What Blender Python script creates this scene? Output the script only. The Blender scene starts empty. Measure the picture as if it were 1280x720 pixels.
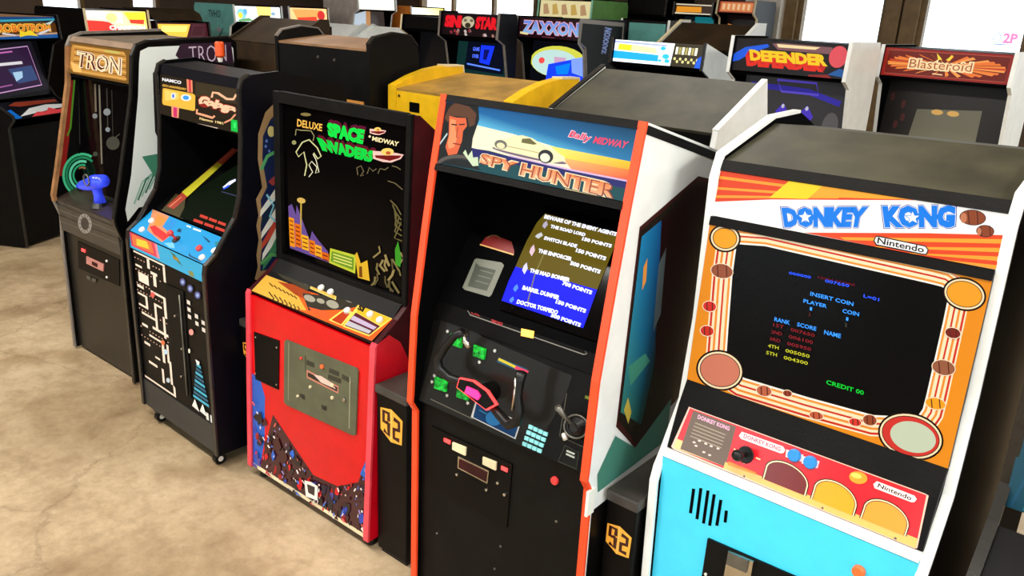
import bpy, bmesh, math, random
import numpy as np
from mathutils import Matrix, Vector

random.seed(7)
S = bpy.context.scene
COL = S.collection

# ------------------------------------------------------------------ camera
CAM_F = 1021.43            # focal length in pixels of a 1280-wide frame
CAM_H = 1.8746
YAW, PITCH, ROLL = 0.690266, 0.327964, 0.047745


def cam_axes():
    f = np.array([-math.sin(YAW) * math.cos(PITCH), math.cos(YAW) * math.cos(PITCH), -math.sin(PITCH)])
    r = np.cross(f, [0, 0, 1.0]); r /= np.linalg.norm(r)
    u = np.cross(r, f)
    return (math.cos(ROLL) * r + math.sin(ROLL) * u, -math.sin(ROLL) * r + math.cos(ROLL) * u, f)


CR, CU, CF = cam_axes()
cd = bpy.data.cameras.new('camera')
cd.sensor_width = 36.0
cd.lens = CAM_F / 1280 * 36.0
cd.clip_start = 0.02
cam = bpy.data.objects.new('camera', cd)
COL.objects.link(cam)
cam.matrix_world = Matrix(((CR[0], CU[0], -CF[0], 0), (CR[1], CU[1], -CF[1], 0), (CR[2], CU[2], -CF[2], CAM_H), (0, 0, 0, 1)))
S.camera = cam

# ------------------------------------------------------------------ sky, exposure
W = bpy.data.worlds.new('daylight'); S.world = W; W.use_nodes = True
bg = W.node_tree.nodes['Background']
bg.inputs[0].default_value = (0.88, 0.94, 1.0, 1)
bg.inputs[1].default_value = 3.0
S.view_settings.view_transform = 'Standard'
S.view_settings.look = 'None'
S.view_settings.exposure = 0.25
S.view_settings.gamma = 1.0
S.cycles.max_bounces = 6
S.cycles.diffuse_bounces = 3
S.cycles.glossy_bounces = 3
S.cycles.transmission_bounces = 4
S.cycles.transparent_max_bounces = 6
S.cycles.sample_clamp_indirect = 4.0
S.cycles.use_denoising = True


# ------------------------------------------------------------------ helpers
def lin(c):
    c = c / 255.0
    return c / 12.92 if c <= 0.04045 else ((c + 0.055) / 1.055) ** 2.4


def rgb(c):
    return (lin(c[0]), lin(c[1]), lin(c[2]), 1.0)


def mat(name, c, rough=0.5, metal=0.0, var=0.12, scale=14.0, bump=0.0, spec=0.5, emit=0.0):
    m = bpy.data.materials.new(name); m.use_nodes = True
    nt = m.node_tree; b = nt.nodes['Principled BSDF']
    no = nt.nodes.new('ShaderNodeTexNoise'); no.inputs['Scale'].default_value = scale
    no.inputs['Detail'].default_value = 5.0
    tc = nt.nodes.new('ShaderNodeTexCoord')
    nt.links.new(tc.outputs['Object'], no.inputs['Vector'])
    cr = nt.nodes.new('ShaderNodeValToRGB')
    l = rgb(c)
    cr.color_ramp.elements[0].color = tuple(x * (1 - var) for x in l[:3]) + (1,)
    cr.color_ramp.elements[1].color = tuple(min(1, x * (1 + var)) for x in l[:3]) + (1,)
    cr.color_ramp.elements[0].position = 0.35; cr.color_ramp.elements[1].position = 0.65
    nt.links.new(no.outputs['Fac'], cr.inputs['Fac'])
    nt.links.new(cr.outputs['Color'], b.inputs['Base Color'])
    b.inputs['Roughness'].default_value = rough
    b.inputs['Metallic'].default_value = metal
    b.inputs['Specular IOR Level'].default_value = spec
    if bump:
        bp = nt.nodes.new('ShaderNodeBump'); bp.inputs['Strength'].default_value = bump
        bp.inputs['Distance'].default_value = 0.004
        n2 = nt.nodes.new('ShaderNodeTexNoise'); n2.inputs['Scale'].default_value = scale * 12
        nt.links.new(tc.outputs['Object'], n2.inputs['Vector'])
        nt.links.new(n2.outputs['Fac'], bp.inputs['Height'])
        nt.links.new(bp.outputs['Normal'], b.inputs['Normal'])
    if emit:
        nt.links.new(cr.outputs['Color'], b.inputs['Emission Color'])
        b.inputs['Emission Strength'].default_value = emit
    return m


def print_mat(name, emit=0.0, rough=0.4, base=1.0, spec=0.5):
    """printed or lit graphic: the colour of every inked patch comes from the mesh"""
    m = bpy.data.materials.new(name); m.use_nodes = True
    nt = m.node_tree; b = nt.nodes['Principled BSDF']
    a = nt.nodes.new('ShaderNodeAttribute'); a.attribute_name = 'Ink'
    mx = nt.nodes.new('ShaderNodeMix'); mx.data_type = 'RGBA'; mx.blend_type = 'MULTIPLY'
    mx.inputs[0].default_value = 1.0
    nt.links.new(a.outputs['Color'], mx.inputs[6])
    mx.inputs[7].default_value = (base, base, base, 1)
    nt.links.new(mx.outputs[2], b.inputs['Base Color'])
    b.inputs['Roughness'].default_value = rough
    b.inputs['Specular IOR Level'].default_value = spec
    if emit:
        nt.links.new(a.outputs['Color'], b.inputs['Emission Color'])
        b.inputs['Emission Strength'].default_value = emit
    return m


BLACK = mat('black_paint', (7, 6, 6), 0.4, var=0.25, spec=0.12)
SATIN = mat('satin_black', (11, 10, 9), 0.5, var=0.3, bump=0.15, spec=0.13)
INSIDE = mat('inside_black', (4, 4, 5), 0.8, var=0.2, spec=0.04)
GLASSBLACK = mat('smoked_glass', (4, 3, 4), 0.1, var=0.1, spec=0.08)
NAVY = mat('navy_black', (7, 7, 14), 0.4, var=0.2, spec=0.12)
REDP = mat('red_paint', (208, 0, 14), 0.22, var=0.05)
REDSIDE = mat('red_side', (206, 8, 30), 0.25, var=0.1)
SHADEDRED = mat('shaded_red_side', (58, 5, 12), 0.3, var=0.2, spec=0.25)  # the red side as it looks in shade, darkened by colour
ORANGEMOLD = mat('red_orange_molding', (246, 74, 32), 0.35, var=0.05)
WHITEMOLD = mat('white_molding', (240, 242, 238), 0.35, var=0.04)
BLACKMOLD = mat('black_molding', (34, 32, 30), 0.25, var=0.15)
GRAYMOLD = mat('gray_molding', (120, 112, 104), 0.4, var=0.15)
PINKMOLD = mat('pink_molding', (232, 70, 84), 0.3, var=0.15)
WHITEP = mat('white_panel', (232, 236, 234), 0.4, var=0.04)
BLUEP = mat('sky_blue_paint', (66, 212, 250), 0.35, var=0.04)
OLIVE = mat('olive_sheen_top', (58, 56, 40), 0.55, var=0.35, scale=9)  # black tops with their greenish sheen put into the base colour
BROWN = mat('dark_brown_board', (46, 33, 17), 0.6, var=0.3, scale=8, spec=0.2)
TANTOP = mat('light_brown_top', (150, 112, 78), 0.55, var=0.25, scale=6)
YELLOW = mat('yellow_paint', (236, 186, 20), 0.4, var=0.1)
YELTOP = mat('dusty_yellow_top', (168, 128, 52), 0.55, var=0.3, scale=8)
CREAM = mat('cream_edge', (226, 210, 170), 0.5, var=0.1)
TEALP = mat('teal_side', (98, 168, 162), 0.5, var=0.1)
MAROON = mat('maroon_panel', (52, 12, 15), 0.45, var=0.3, spec=0.2)
CHROME = mat('worn_chrome', (190, 184, 170), 0.25, 1.0, var=0.2)
STEEL = mat('dull_steel', (110, 108, 100), 0.4, 0.7, var=0.25)
OLIVEDOOR = mat('olive_gray_enamel', (86, 88, 66), 0.45, var=0.12, bump=0.1)
RUBBER = mat('black_rubber', (12, 12, 12), 0.4, var=0.2, spec=0.35)
WHITEPL = mat('white_plastic', (236, 234, 224), 0.35, var=0.04)
BLUEPL = mat('blue_plastic', (30, 130, 205), 0.25, var=0.06)
REDPL = mat('red_plastic', (220, 60, 60), 0.25, var=0.06)
ORANGEPL = mat('orange_plastic', (242, 110, 50), 0.35, var=0.06)
ORANGELIT = mat('lit_orange_lens', (255, 170, 60), 0.4, var=0.05, emit=2.5)
REDLIT = mat('lit_red_lens', (255, 60, 60), 0.4, var=0.05, emit=1.6)
GREENLIT = mat('lit_green_lens', (14, 130, 34), 0.3, var=0.85, scale=70, emit=0.7, spec=0.2)
PINKLIT = mat('lit_pink_lens', (255, 30, 110), 0.3, var=0.05, emit=1.5)
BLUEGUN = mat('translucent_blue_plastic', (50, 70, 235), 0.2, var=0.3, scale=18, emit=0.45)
BRONZE = mat('gold_bronze_trim', (176, 128, 84), 0.35, 0.4, var=0.3)
KEYTEAL = mat('teal_key', (130, 205, 205), 0.4, var=0.08, emit=0.25)

PRINT = print_mat('printed_graphic')
GLOSS = print_mat('glossy_print', rough=0.2)
BACKLIT = print_mat('backlit_graphic', emit=0.62, rough=0.3, base=0.25, spec=0.25)
BRIGHTLIT = print_mat('bright_backlit_graphic', emit=1.25, rough=0.3, base=0.4)
DIMLIT = print_mat('dim_backlit_graphic', emit=0.3, rough=0.2, base=0.5, spec=0.1)
SCREEN = print_mat('glowing_screen', emit=1.1, rough=0.4, base=0.1, spec=0.04)


def link(o, parent=None):
    COL.objects.link(o)
    if parent is not None:
        o.parent = parent
    return o


def thing(name, label, cat, X, Y, yaw=0.0, tx=0.0, ty=0.0, z=0.0, group=None):
    o = bpy.data.objects.new(name, None)
    o.empty_display_size = 0.1
    o.location = (X, Y, z)
    o.rotation_mode = 'XYZ'
    o.rotation_euler = (-tx, ty, yaw)
    o['label'] = label; o['category'] = cat
    if group:
        o['group'] = group
    return link(o)


def proj_local(root, p):
    """where a point of a thing falls in the 1280x720 photograph (for laying print out on its board)"""
    w = Matrix.Translation(root.location) @ root.rotation_euler.to_matrix().to_4x4() @ Vector(p)
    d = np.array([w.x, w.y, w.z - CAM_H]); z = d @ CF
    return (640 + CAM_F * (d @ CR) / z, 360 - CAM_F * (d @ CU) / z)


def face_quad(root, f):
    return [proj_local(root, f.p(0, f.h)), proj_local(root, f.p(f.w, f.h)), proj_local(root, f.p(f.w, 0)), proj_local(root, f.p(0, 0))]


class MB:
    def __init__(self):
        self.v = []; self.f = []

    def add(self, vs, fs):
        k = len(self.v)
        self.v += [tuple(x) for x in vs]
        self.f += [tuple(i + k for i in f) for f in fs]
        return self

    def hexa(self, p):
        """eight corners: bottom loop then top loop"""
        return self.add(p, [(3, 2, 1, 0), (4, 5, 6, 7), (0, 1, 5, 4), (1, 2, 6, 5), (2, 3, 7, 6), (3, 0, 4, 7)])

    def box(self, x0, x1, y0, y1, z0, z1):
        return self.hexa([(x0, y0, z0), (x1, y0, z0), (x1, y1, z0), (x0, y1, z0),
                          (x0, y0, z1), (x1, y0, z1), (x1, y1, z1), (x0, y1, z1)])

    def prism(self, poly, x0, x1):
        n = len(poly)
        vs = [(x0, p[0], p[1]) for p in poly] + [(x1, p[0], p[1]) for p in poly]
        fs = [tuple(range(n)), tuple(range(2 * n - 1, n - 1, -1))]
        fs += [(i, i + n, (i + 1) % n + n, (i + 1) % n) for i in range(n)]
        return self.add(vs, fs)

    def slab(self, a, b, x0, x1, t=0.012):
        """board whose front face runs from a=(y,z) up to b=(y,z)"""
        dy, dz = b[0] - a[0], b[1] - a[1]; l = math.hypot(dy, dz) or 1
        ny, nz = dz / l * t, -dy / l * t
        return self.prism([a, b, (b[0] + ny, b[1] + nz), (a[0] + ny, a[1] + nz)], x0, x1)

    def cyl(self, p0, p1, r0, r1=None, n=16, caps=True):
        r1 = r0 if r1 is None else r1
        p0, p1 = Vector(p0), Vector(p1); d = (p1 - p0).normalized()
        a = d.orthogonal().normalized(); b = d.cross(a)
        vs = []
        for p, r in ((p0, r0), (p1, r1)):
            for i in range(n):
                t = 2 * math.pi * i / n
                vs.append(p + a * (r * math.cos(t)) + b * (r * math.sin(t)))
        fs = [(i, (i + 1) % n, (i + 1) % n + n, i + n) for i in range(n)]
        if caps:
            fs += [tuple(range(n - 1, -1, -1)), tuple(range(n, 2 * n))]
        return self.add(vs, fs)

    def ball(self, c, r, n=12, m=8, sq=(1, 1, 1)):
        vs = [(c[0], c[1], c[2] + r * sq[2])]
        for j in range(1, m):
            ph = math.pi * j / m
            for i in range(n):
                t = 2 * math.pi * i / n
                vs.append((c[0] + r * sq[0] * math.sin(ph) * math.cos(t), c[1] + r * sq[1] * math.sin(ph) * math.sin(t), c[2] + r * sq[2] * math.cos(ph)))
        vs.append((c[0], c[1], c[2] - r * sq[2]))
        fs = [(0, 1 + i, 1 + (i + 1) % n) for i in range(n)]
        for j in range(m - 2):
            for i in range(n):
                fs.append((1 + j * n + i, 1 + (j + 1) * n + i, 1 + (j + 1) * n + (i + 1) % n, 1 + j * n + (i + 1) % n))
        e = len(vs) - 1; b = 1 + (m - 2) * n
        fs += [(b + i, e, b + (i + 1) % n) for i in range(n)]
        return self.add(vs, fs)

    def tube(self, pts, r, n=10):
        pts = [Vector(p) for p in pts]; rs = r if isinstance(r, (list, tuple)) else [r] * len(pts)
        vs = []; prev = None
        for i, p in enumerate(pts):
            d = (pts[min(i + 1, len(pts) - 1)] - pts[max(i - 1, 0)]).normalized()
            a = d.orthogonal().normalized() if prev is None else (prev - d * prev.dot(d)).normalized()
            prev = a; b = d.cross(a)
            for k in range(n):
                t = 2 * math.pi * k / n
                vs.append(p + a * (rs[i] * math.cos(t)) + b * (rs[i] * math.sin(t)))
        fs = []
        for i in range(len(pts) - 1):
            for k in range(n):
                fs.append((i * n + k, i * n + (k + 1) % n, (i + 1) * n + (k + 1) % n, (i + 1) * n + k))
        fs += [tuple(range(n - 1, -1, -1)), tuple(range((len(pts) - 1) * n, len(pts) * n))]
        return self.add(vs, fs)

    def ribbon(self, path, x0, x1, out=0.004, inn=0.004):
        """edge moulding along a (y,z) path, mitred"""
        n = len(path); nr = []
        for i in range(n):
            a = path[max(i - 1, 0)]; b = path[min(i + 1, n - 1)]
            dy, dz = b[0] - a[0], b[1] - a[1]; l = math.hypot(dy, dz) or 1
            nr.append((-dz / l, dy / l))
        o = [(path[i][0] + nr[i][0] * out, path[i][1] + nr[i][1] * out) for i in range(n)]
        q = [(path[i][0] - nr[i][0] * inn, path[i][1] - nr[i][1] * inn) for i in range(n)]
        vs = []
        for i in range(n):
            vs += [(x0, *o[i]), (x1, *o[i]), (x1, *q[i]), (x0, *q[i])]
        fs = []
        for i in range(n - 1):
            k = 4 * i
            for j in range(4):
                fs.append((k + j, k + (j + 1) % 4, k + 4 + (j + 1) % 4, k + 4 + j))
        fs += [(3, 2, 1, 0), (4 * n - 4, 4 * n - 3, 4 * n - 2, 4 * n - 1)]
        return self.add(vs, fs)

    def build(self, name, m, parent=None, bevel=0.0, smooth=False, label=None):
        me = bpy.data.meshes.new(name)
        me.from_pydata(self.v, [], self.f)
        bm = bmesh.new(); bm.from_mesh(me)
        bmesh.ops.recalc_face_normals(bm, faces=bm.faces)
        bm.to_mesh(me); bm.free()
        me.materials.append(m)
        if smooth:
            me.polygons.foreach_set('use_smooth', [True] * len(me.polygons))
        o = bpy.data.objects.new(name, me)
        if bevel:
            bv = o.modifiers.new('bevel', 'BEVEL'); bv.width = bevel; bv.segments = 2; bv.limit_method = 'ANGLE'
        if label:
            o['label'] = label
        return link(o, parent)


# ------------------------------------------------------------------ flat print on a face
def homography(src, dst):
    A = []; B = []
    for (x, y), (u, v) in zip(src, dst):
        A.append([x, y, 1, 0, 0, 0, -u * x, -u * y]); B.append(u)
        A.append([0, 0, 0, x, y, 1, -v * x, -v * y]); B.append(v)
    h = np.linalg.solve(np.array(A, float), np.array(B, float))
    return np.append(h, 1).reshape(3, 3)


_text = {}


def text_mesh(s, bold=0.0, shear=0.0):
    k = (s, bold, shear)
    if k not in _text:
        cu = bpy.data.curves.new('lettering', 'FONT')
        cu.body = s; cu.offset = bold; cu.shear = shear; cu.resolution_u = 2; cu.fill_mode = 'FRONT'
        ob = bpy.data.objects.new('lettering', cu)
        COL.objects.link(ob)
        dg = bpy.context.evaluated_depsgraph_get(); dg.update()
        me = ob.evaluated_get(dg).to_mesh()
        vs = [(v.co.x, v.co.y) for v in me.vertices]; fs = [tuple(p.vertices) for p in me.polygons]
        ob.evaluated_get(dg).to_mesh_clear()
        bpy.data.objects.remove(ob); bpy.data.curves.remove(cu)
        x0 = min(v[0] for v in vs); x1 = max(v[0] for v in vs)
        y0 = min(v[1] for v in vs); y1 = max(v[1] for v in vs)
        _text[k] = ([((x - x0) / (x1 - x0), (y - y0) / (y1 - y0)) for x, y in vs], fs)
    return _text[k]


class Face:
    """flat front of a board: local origin, unit axes, size; corner order TL TR BR BL"""
    def __init__(self, o, ux, uy, w, h):
        self.o, self.ux, self.uy, self.w, self.h = Vector(o), Vector(ux).normalized(), Vector(uy).normalized(), w, h
        self.n = self.ux.cross(self.uy)

    @classmethod
    def board(cls, a, b, hw):
        d = Vector((0, b[0] - a[0], b[1] - a[1]))
        return cls((-hw, a[0], a[1]), (1, 0, 0), d, 2 * hw, d.length)

    def p(self, s, t, off=0.0):
        return self.o + self.ux * s + self.uy * t + self.n * off


class Art:
    def __init__(self, face, quad=None, z=(0, 0, 1), start=0.0006):
        self.F = face; self.z = z; self.off = start
        self.v = []; self.f = []; self.c = []
        w, h = face.w, face.h
        dst = [(0, h), (w, h), (w, 0), (0, 0)]
        self.H = homography([self.px(q) for q in quad], dst) if quad else None

    def px(self, q):
        return (self.z[0] + q[0] / self.z[2], self.z[1] + q[1] / self.z[2])

    def st(self, q):
        if self.H is None:
            return (q[0] * self.F.w, (1 - q[1]) * self.F.h)
        x, y = self.px(q)
        r = self.H @ np.array([x, y, 1.0])
        return (r[0] / r[2], r[1] / r[2])

    def at(self, q, off=0.0):
        s, t = self.st(q)
        return self.F.p(s, t, off)

    def _emit(self, sts, fs, cols):
        k = len(self.v)
        w, h = self.F.w, self.F.h
        for s, t in sts:
            self.v.append(tuple(self.F.p(min(max(s, 0), w), min(max(t, 0), h), self.off)))
        self.c += cols
        self.f += [tuple(i + k for i in f) for f in fs]
        self.off += 0.00004

    def poly(self, pts, c, cols=None):
        cols = [rgb(x) for x in cols] if cols else [rgb(c)] * len(pts)
        self._emit([self.st(q) for q in pts], [tuple(range(len(pts)))], cols)
        return self

    def fill(self, c):
        w, h = self.F.w, self.F.h
        self._emit([(0, 0), (w, 0), (w, h), (0, h)], [(0, 1, 2, 3)], [rgb(c)] * 4)
        return self

    def disc(self, c, rx, ry, col, rot=0.0, n=24):
        ca, sa = math.cos(rot), math.sin(rot)
        pts = []
        for i in range(n):
            t = 2 * math.pi * i / n
            x, y = rx * math.cos(t), ry * math.sin(t)
            pts.append((c[0] + x * ca - y * sa, c[1] + x * sa + y * ca))
        return self.poly(pts, col)

    def arc(self, c, rx, ry, t0, t1, wd, col, n=16):
        pts = [(c[0] + rx * math.cos(math.radians(t0 + (t1 - t0) * i / n)), c[1] + ry * math.sin(math.radians(t0 + (t1 - t0) * i / n))) for i in range(n + 1)]
        return self.line(pts, wd, col)

    def line(self, pts, wd, col, close=False):
        uv = self.H is None
        if uv:      # widths are a fraction of the shorter side of the face
            pts = [self.st(p) for p in pts]; wd = wd * min(self.F.w, self.F.h)
        conv = (lambda q: (q[0], q[1])) if uv else self.st
        P = [np.array(p, float) for p in pts]
        n = len(P); sts = []
        for i in range(n):
            if close:
                d = P[(i + 1) % n] - P[i - 1]
            else:
                d = P[min(i + 1, n - 1)] - P[max(i - 1, 0)]
            l = np.hypot(*d) or 1
            q = np.array([-d[1], d[0]]) / l * wd / 2
            sts += [conv(P[i] + q), conv(P[i] - q)]
        m = n if close else n - 1
        fs = [(2 * i, 2 * i + 1, (2 * i + 3) % (2 * n), (2 * i + 2) % (2 * n)) for i in range(m)]
        self._emit(sts, fs, [rgb(col)] * len(sts))
        return self

    def text(self, s, q, col, bold=0.0, shear=0.0, col2=None):
        vs, fs = text_mesh(s, bold, shear)
        TL, TR, BR, BL = [np.array(p, float) for p in q]
        sts = []; cols = []
        for u, v in vs:
            p = (BL * (1 - u) + BR * u) * (1 - v) + (TL * (1 - u) + TR * u) * v
            sts.append(self.st(p))
            if col2:
                a = rgb(col); b = rgb(col2)
                cols.append(tuple(b[i] * (1 - v) + a[i] * v for i in range(4)))
        self._emit(sts, fs, cols or [rgb(col)] * len(sts))
        return self

    def shift(self, q, dx, dy):
        return [(p[0] + dx, p[1] + dy) for p in q]

    def build(self, name, m, parent):
        me = bpy.data.meshes.new(name)
        me.from_pydata(self.v, [], self.f)
        at = me.attributes.new('Ink', 'FLOAT_COLOR', 'POINT')
        at.data.foreach_set('color', [x for c in self.c for x in c])
        me.materials.append(m)
        bm = bmesh.new(); bm.from_mesh(me)
        n = self.F.n
        for f in bm.faces:
            f.normal_update()
            if f.normal.dot(n) < 0:
                f.normal_flip()
        bm.to_mesh(me); bm.free()
        return link(bpy.data.objects.new(name, me), parent)


def rrect(x0, y0, x1, y1, r, n=5):
    out = []
    for cx, cy, a in ((x1 - r, y1 - r, 0), (x0 + r, y1 - r, 90), (x0 + r, y0 + r, 180), (x1 - r, y0 + r, 270)):
        for i in range(n + 1):
            t = math.radians(a + 90 * i / n)
            out.append((cx + r * math.cos(t), cy + r * math.sin(t)))
    return out


def lerp_quad(q, u0, v0, u1, v1):
    """sub-rectangle (u,v in 0..1 from the top left) of a pixel quad"""
    TL, TR, BR, BL = [np.array(p, float) for p in q]

    def g(u, v):
        return tuple((TL * (1 - u) + TR * u) * (1 - v) + (BL * (1 - u) + BR * u) * v)
    return [g(u0, v0), g(u1, v0), g(u1, v1), g(u0, v1)]


def sides(root, poly, front_path, hw, side_m, mold_m, t=0.018, mold_label=None, both=True):
    for s in (-1, 1):
        x0, x1 = (-hw, -hw + t) if s < 0 else (hw - t, hw)
        sp = MB().prism(poly, x0, x1).build('side_panel', side_m, root)
        MB().ribbon(front_path, x0 - 0.0015, x1 + 0.0015, 0.005, 0.003).build('edge_molding', mold_m, sp, label=mold_label)
        xi0, xi1 = (-hw + t, -hw + t + .0012) if s < 0 else (hw - t - .0012, hw - t)
        MB().prism(poly, xi0, xi1).build('inner_lining', INSIDE, sp)


def board(root, name, a, b, hw, m, t=0.012, label=None):
    return MB().slab(a, b, -hw, hw, t).build(name, m, root, label=label)

# ------------------------------------------------------------------ the room
def concrete():
    m = bpy.data.materials.new('stained_concrete'); m.use_nodes = True
    nt = m.node_tree; b = nt.nodes['Principled BSDF']; L = nt.links.new
    tc = nt.nodes.new('ShaderNodeTexCoord')

    def noise(sc, det, rough=0.6):
        n = nt.nodes.new('ShaderNodeTexNoise'); n.inputs['Scale'].default_value = sc
        n.inputs['Detail'].default_value = det; n.inputs['Roughness'].default_value = rough
        L(tc.outputs['Object'], n.inputs['Vector']); return n

    def ramp(src, stops):
        r = nt.nodes.new('ShaderNodeValToRGB')
        r.color_ramp.elements[0].position, r.color_ramp.elements[0].color = stops[0][0], stops[0][1]
        r.color_ramp.elements[1].position, r.color_ramp.elements[1].color = stops[1][0], stops[1][1]
        for p, c in stops[2:]:
            e = r.color_ramp.elements.new(p); e.color = c
        L(src, r.inputs['Fac']); return r

    def mul(a, c, f=1.0, bt='MULTIPLY'):
        x = nt.nodes.new('ShaderNodeMix'); x.data_type = 'RGBA'; x.blend_type = bt; x.inputs[0].default_value = f
        L(a, x.inputs[6]); L(c, x.inputs[7]); return x.outputs[2]
    base = ramp(noise(1.1, 8).outputs['Fac'], [(0.3, rgb((152, 128, 94))), (0.72, rgb((216, 194, 160)))])
    fine = ramp(noise(26, 6, 0.75).outputs['Fac'], [(0.3, (0.72, 0.70, 0.66, 1)), (0.65, (1, 1, 1, 1))])
    mid = ramp(noise(8.5, 7, 0.72).outputs['Fac'], [(0.36, (0.74, 0.71, 0.66, 1)), (0.56, (1, 1, 1, 1)), (0.7, (1, 1, 1, 1))])
    stain = ramp(noise(2.6, 3, 0.45).outputs['Fac'], [(0.33, (0.66, 0.60, 0.52, 1)), (0.47, (1, 1, 1, 1))])
    vo = nt.nodes.new('ShaderNodeTexVoronoi'); vo.feature = 'DISTANCE_TO_EDGE'; vo.inputs['Scale'].default_value = 0.62
    wob = noise(2.2, 6, 0.7); ad = nt.nodes.new('ShaderNodeMixRGB'); ad.blend_type = 'ADD'; ad.inputs[0].default_value = 0.35
    L(tc.outputs['Object'], ad.inputs[1]); L(wob.outputs['Color'], ad.inputs[2]); L(ad.outputs[0], vo.inputs['Vector'])
    crack = ramp(vo.outputs['Distance'], [(0.0, (0.45, 0.40, 0.34, 1)), (0.006, (1, 1, 1, 1))])
    c = mul(base.outputs['Color'], fine.outputs['Color'], 0.8)
    c = mul(c, mid.outputs['Color'], 0.75)
    c = mul(c, stain.outputs['Color'], 0.8)
    c = mul(c, crack.outputs['Color'], 0.45)
    L(c, b.inputs['Base Color'])
    rr = ramp(noise(3.0, 5).outputs['Fac'], [(0.3, (0.36, 0.36, 0.36, 1)), (0.7, (0.6, 0.6, 0.6, 1))])
    L(rr.outputs['Color'], b.inputs['Roughness'])
    bp = nt.nodes.new('ShaderNodeBump'); bp.inputs['Strength'].default_value = 0.12; bp.inputs['Distance'].default_value = 0.01
    L(noise(40, 8).outputs['Fac'], bp.inputs['Height']); L(bp.outputs['Normal'], b.inputs['Normal'])
    return m


def struct(name, mb, m):
    o = mb.build(name, m); o['kind'] = 'structure'; return o


RX0, RX1, RY0, RY1, RZ = -10.2, 3.4, -4.2, 8.0, 3.5
WALLM = mat('warm_gray_wall', (176, 164, 146), 0.7, var=0.08, scale=3)
DARKWALL = mat('dark_brown_wall', (84, 66, 50), 0.7, var=0.2, scale=3)
CEILM = mat('white_ceiling', (196, 190, 178), 0.8, var=0.06, scale=3)
FRAMEM = mat('brown_window_frame', (112, 88, 52), 0.5, var=0.15)
PILLARM = mat('pale_gray_pillar', (206, 200, 188), 0.6, var=0.05)
struct('floor', MB().box(RX0, RX1, RY0, RY1, -0.1, 0.0), concrete())
struct('ceiling', MB().box(RX0, RX1, RY0, RY1, RZ, RZ + 0.1), CEILM)


def pane_mat():
    m = bpy.data.materials.new('window_glass'); m.use_nodes = True
    nt = m.node_tree; nt.nodes.clear()
    o = nt.nodes.new('ShaderNodeOutputMaterial'); t = nt.nodes.new('ShaderNodeBsdfTransparent')
    g = nt.nodes.new('ShaderNodeBsdfGlossy'); g.inputs['Roughness'].default_value = 0.02
    t.inputs['Color'].default_value = (0.96, 0.98, 0.98, 1)
    x = nt.nodes.new('ShaderNodeMixShader'); x.inputs[0].default_value = 0.06
    nt.links.new(t.outputs[0], x.inputs[1]); nt.links.new(g.outputs[0], x.inputs[2]); nt.links.new(x.outputs[0], o.inputs['Surface'])
    return m


PANE = pane_mat()


def wall_x(name, y, t, openings, m, x0=RX0, x1=RX1):
    """wall along X at y..y+t with rectangular openings (xa, xb, za, zb)"""
    mb = MB(); x = x0
    for xa, xb, za, zb in sorted(openings):
        if xa > x: mb.box(x, xa, y, y + t, 0, RZ)
        if za > 0: mb.box(xa, xb, y, y + t, 0, za)
        mb.box(xa, xb, y, y + t, zb, RZ); x = xb
    mb.box(x, x1, y, y + t, 0, RZ)
    struct(name, mb, m)


def wall_y(name, x, t, openings, m):
    mb = MB(); y = RY0
    for ya, yb, za, zb in sorted(openings):
        mb.box(x, x + t, y, ya, 0, RZ)
        if za > 0: mb.box(x, x + t, ya, yb, 0, za)
        mb.box(x, x + t, ya, yb, zb, RZ); y = yb
    mb.box(x, x + t, y, RY1, 0, RZ)
    struct(name, mb, m)


back_open = [(-8.45, -6.45, 1.5, 2.7), (-3.25, -2.44, 0.25, 2.7), (-2.16, -1.30, 0.25, 2.7), (-1.05, 0.2, 0.25, 2.7)]
wall_x('wall_back', RY1, 0.15, back_open, DARKWALL)
left_open = [(3.90, 4.40, 1.4, 2.6), (4.92, 5.3, 1.4, 2.6)]
wall_y('wall_left', RX0 - 0.15, 0.15, left_open, DARKWALL)
right_open = [(-3.4, 1.6, 0.0, 3.1)]
wall_y('wall_right', RX1, 0.15, right_open, WALLM)
front_open = [(-6.5, -2.6, 0.0, 2.8), (-1.6, 2.4, 0.0, 2.8)]
wall_x('wall_front', RY0 - 0.15, 0.15, front_open, WALLM)
wn = 0


def window_x(y, xa, xb, za, zb, mids=(), m=FRAMEM):
    global wn
    wn += 1
    f = 0.045; mb = MB()
    mb.box(xa, xa + f, y - 0.03, y + 0.05, za, zb).box(xb - f, xb, y - 0.03, y + 0.05, za, zb)
    mb.box(xa + f, xb - f, y - 0.03, y + 0.05, za, za + f).box(xa + f, xb - f, y - 0.03, y + 0.05, zb - f, zb)
    for q in mids:
        mb.box(q - 0.02, q + 0.02, y - 0.02, y + 0.04, za + f, zb - f)
    o = struct('window_%d' % wn, mb, m)
    MB().box(xa + f, xb - f, y + 0.005, y + 0.011, za + f, zb - f).build('pane', PANE, o)
    return o


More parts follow.
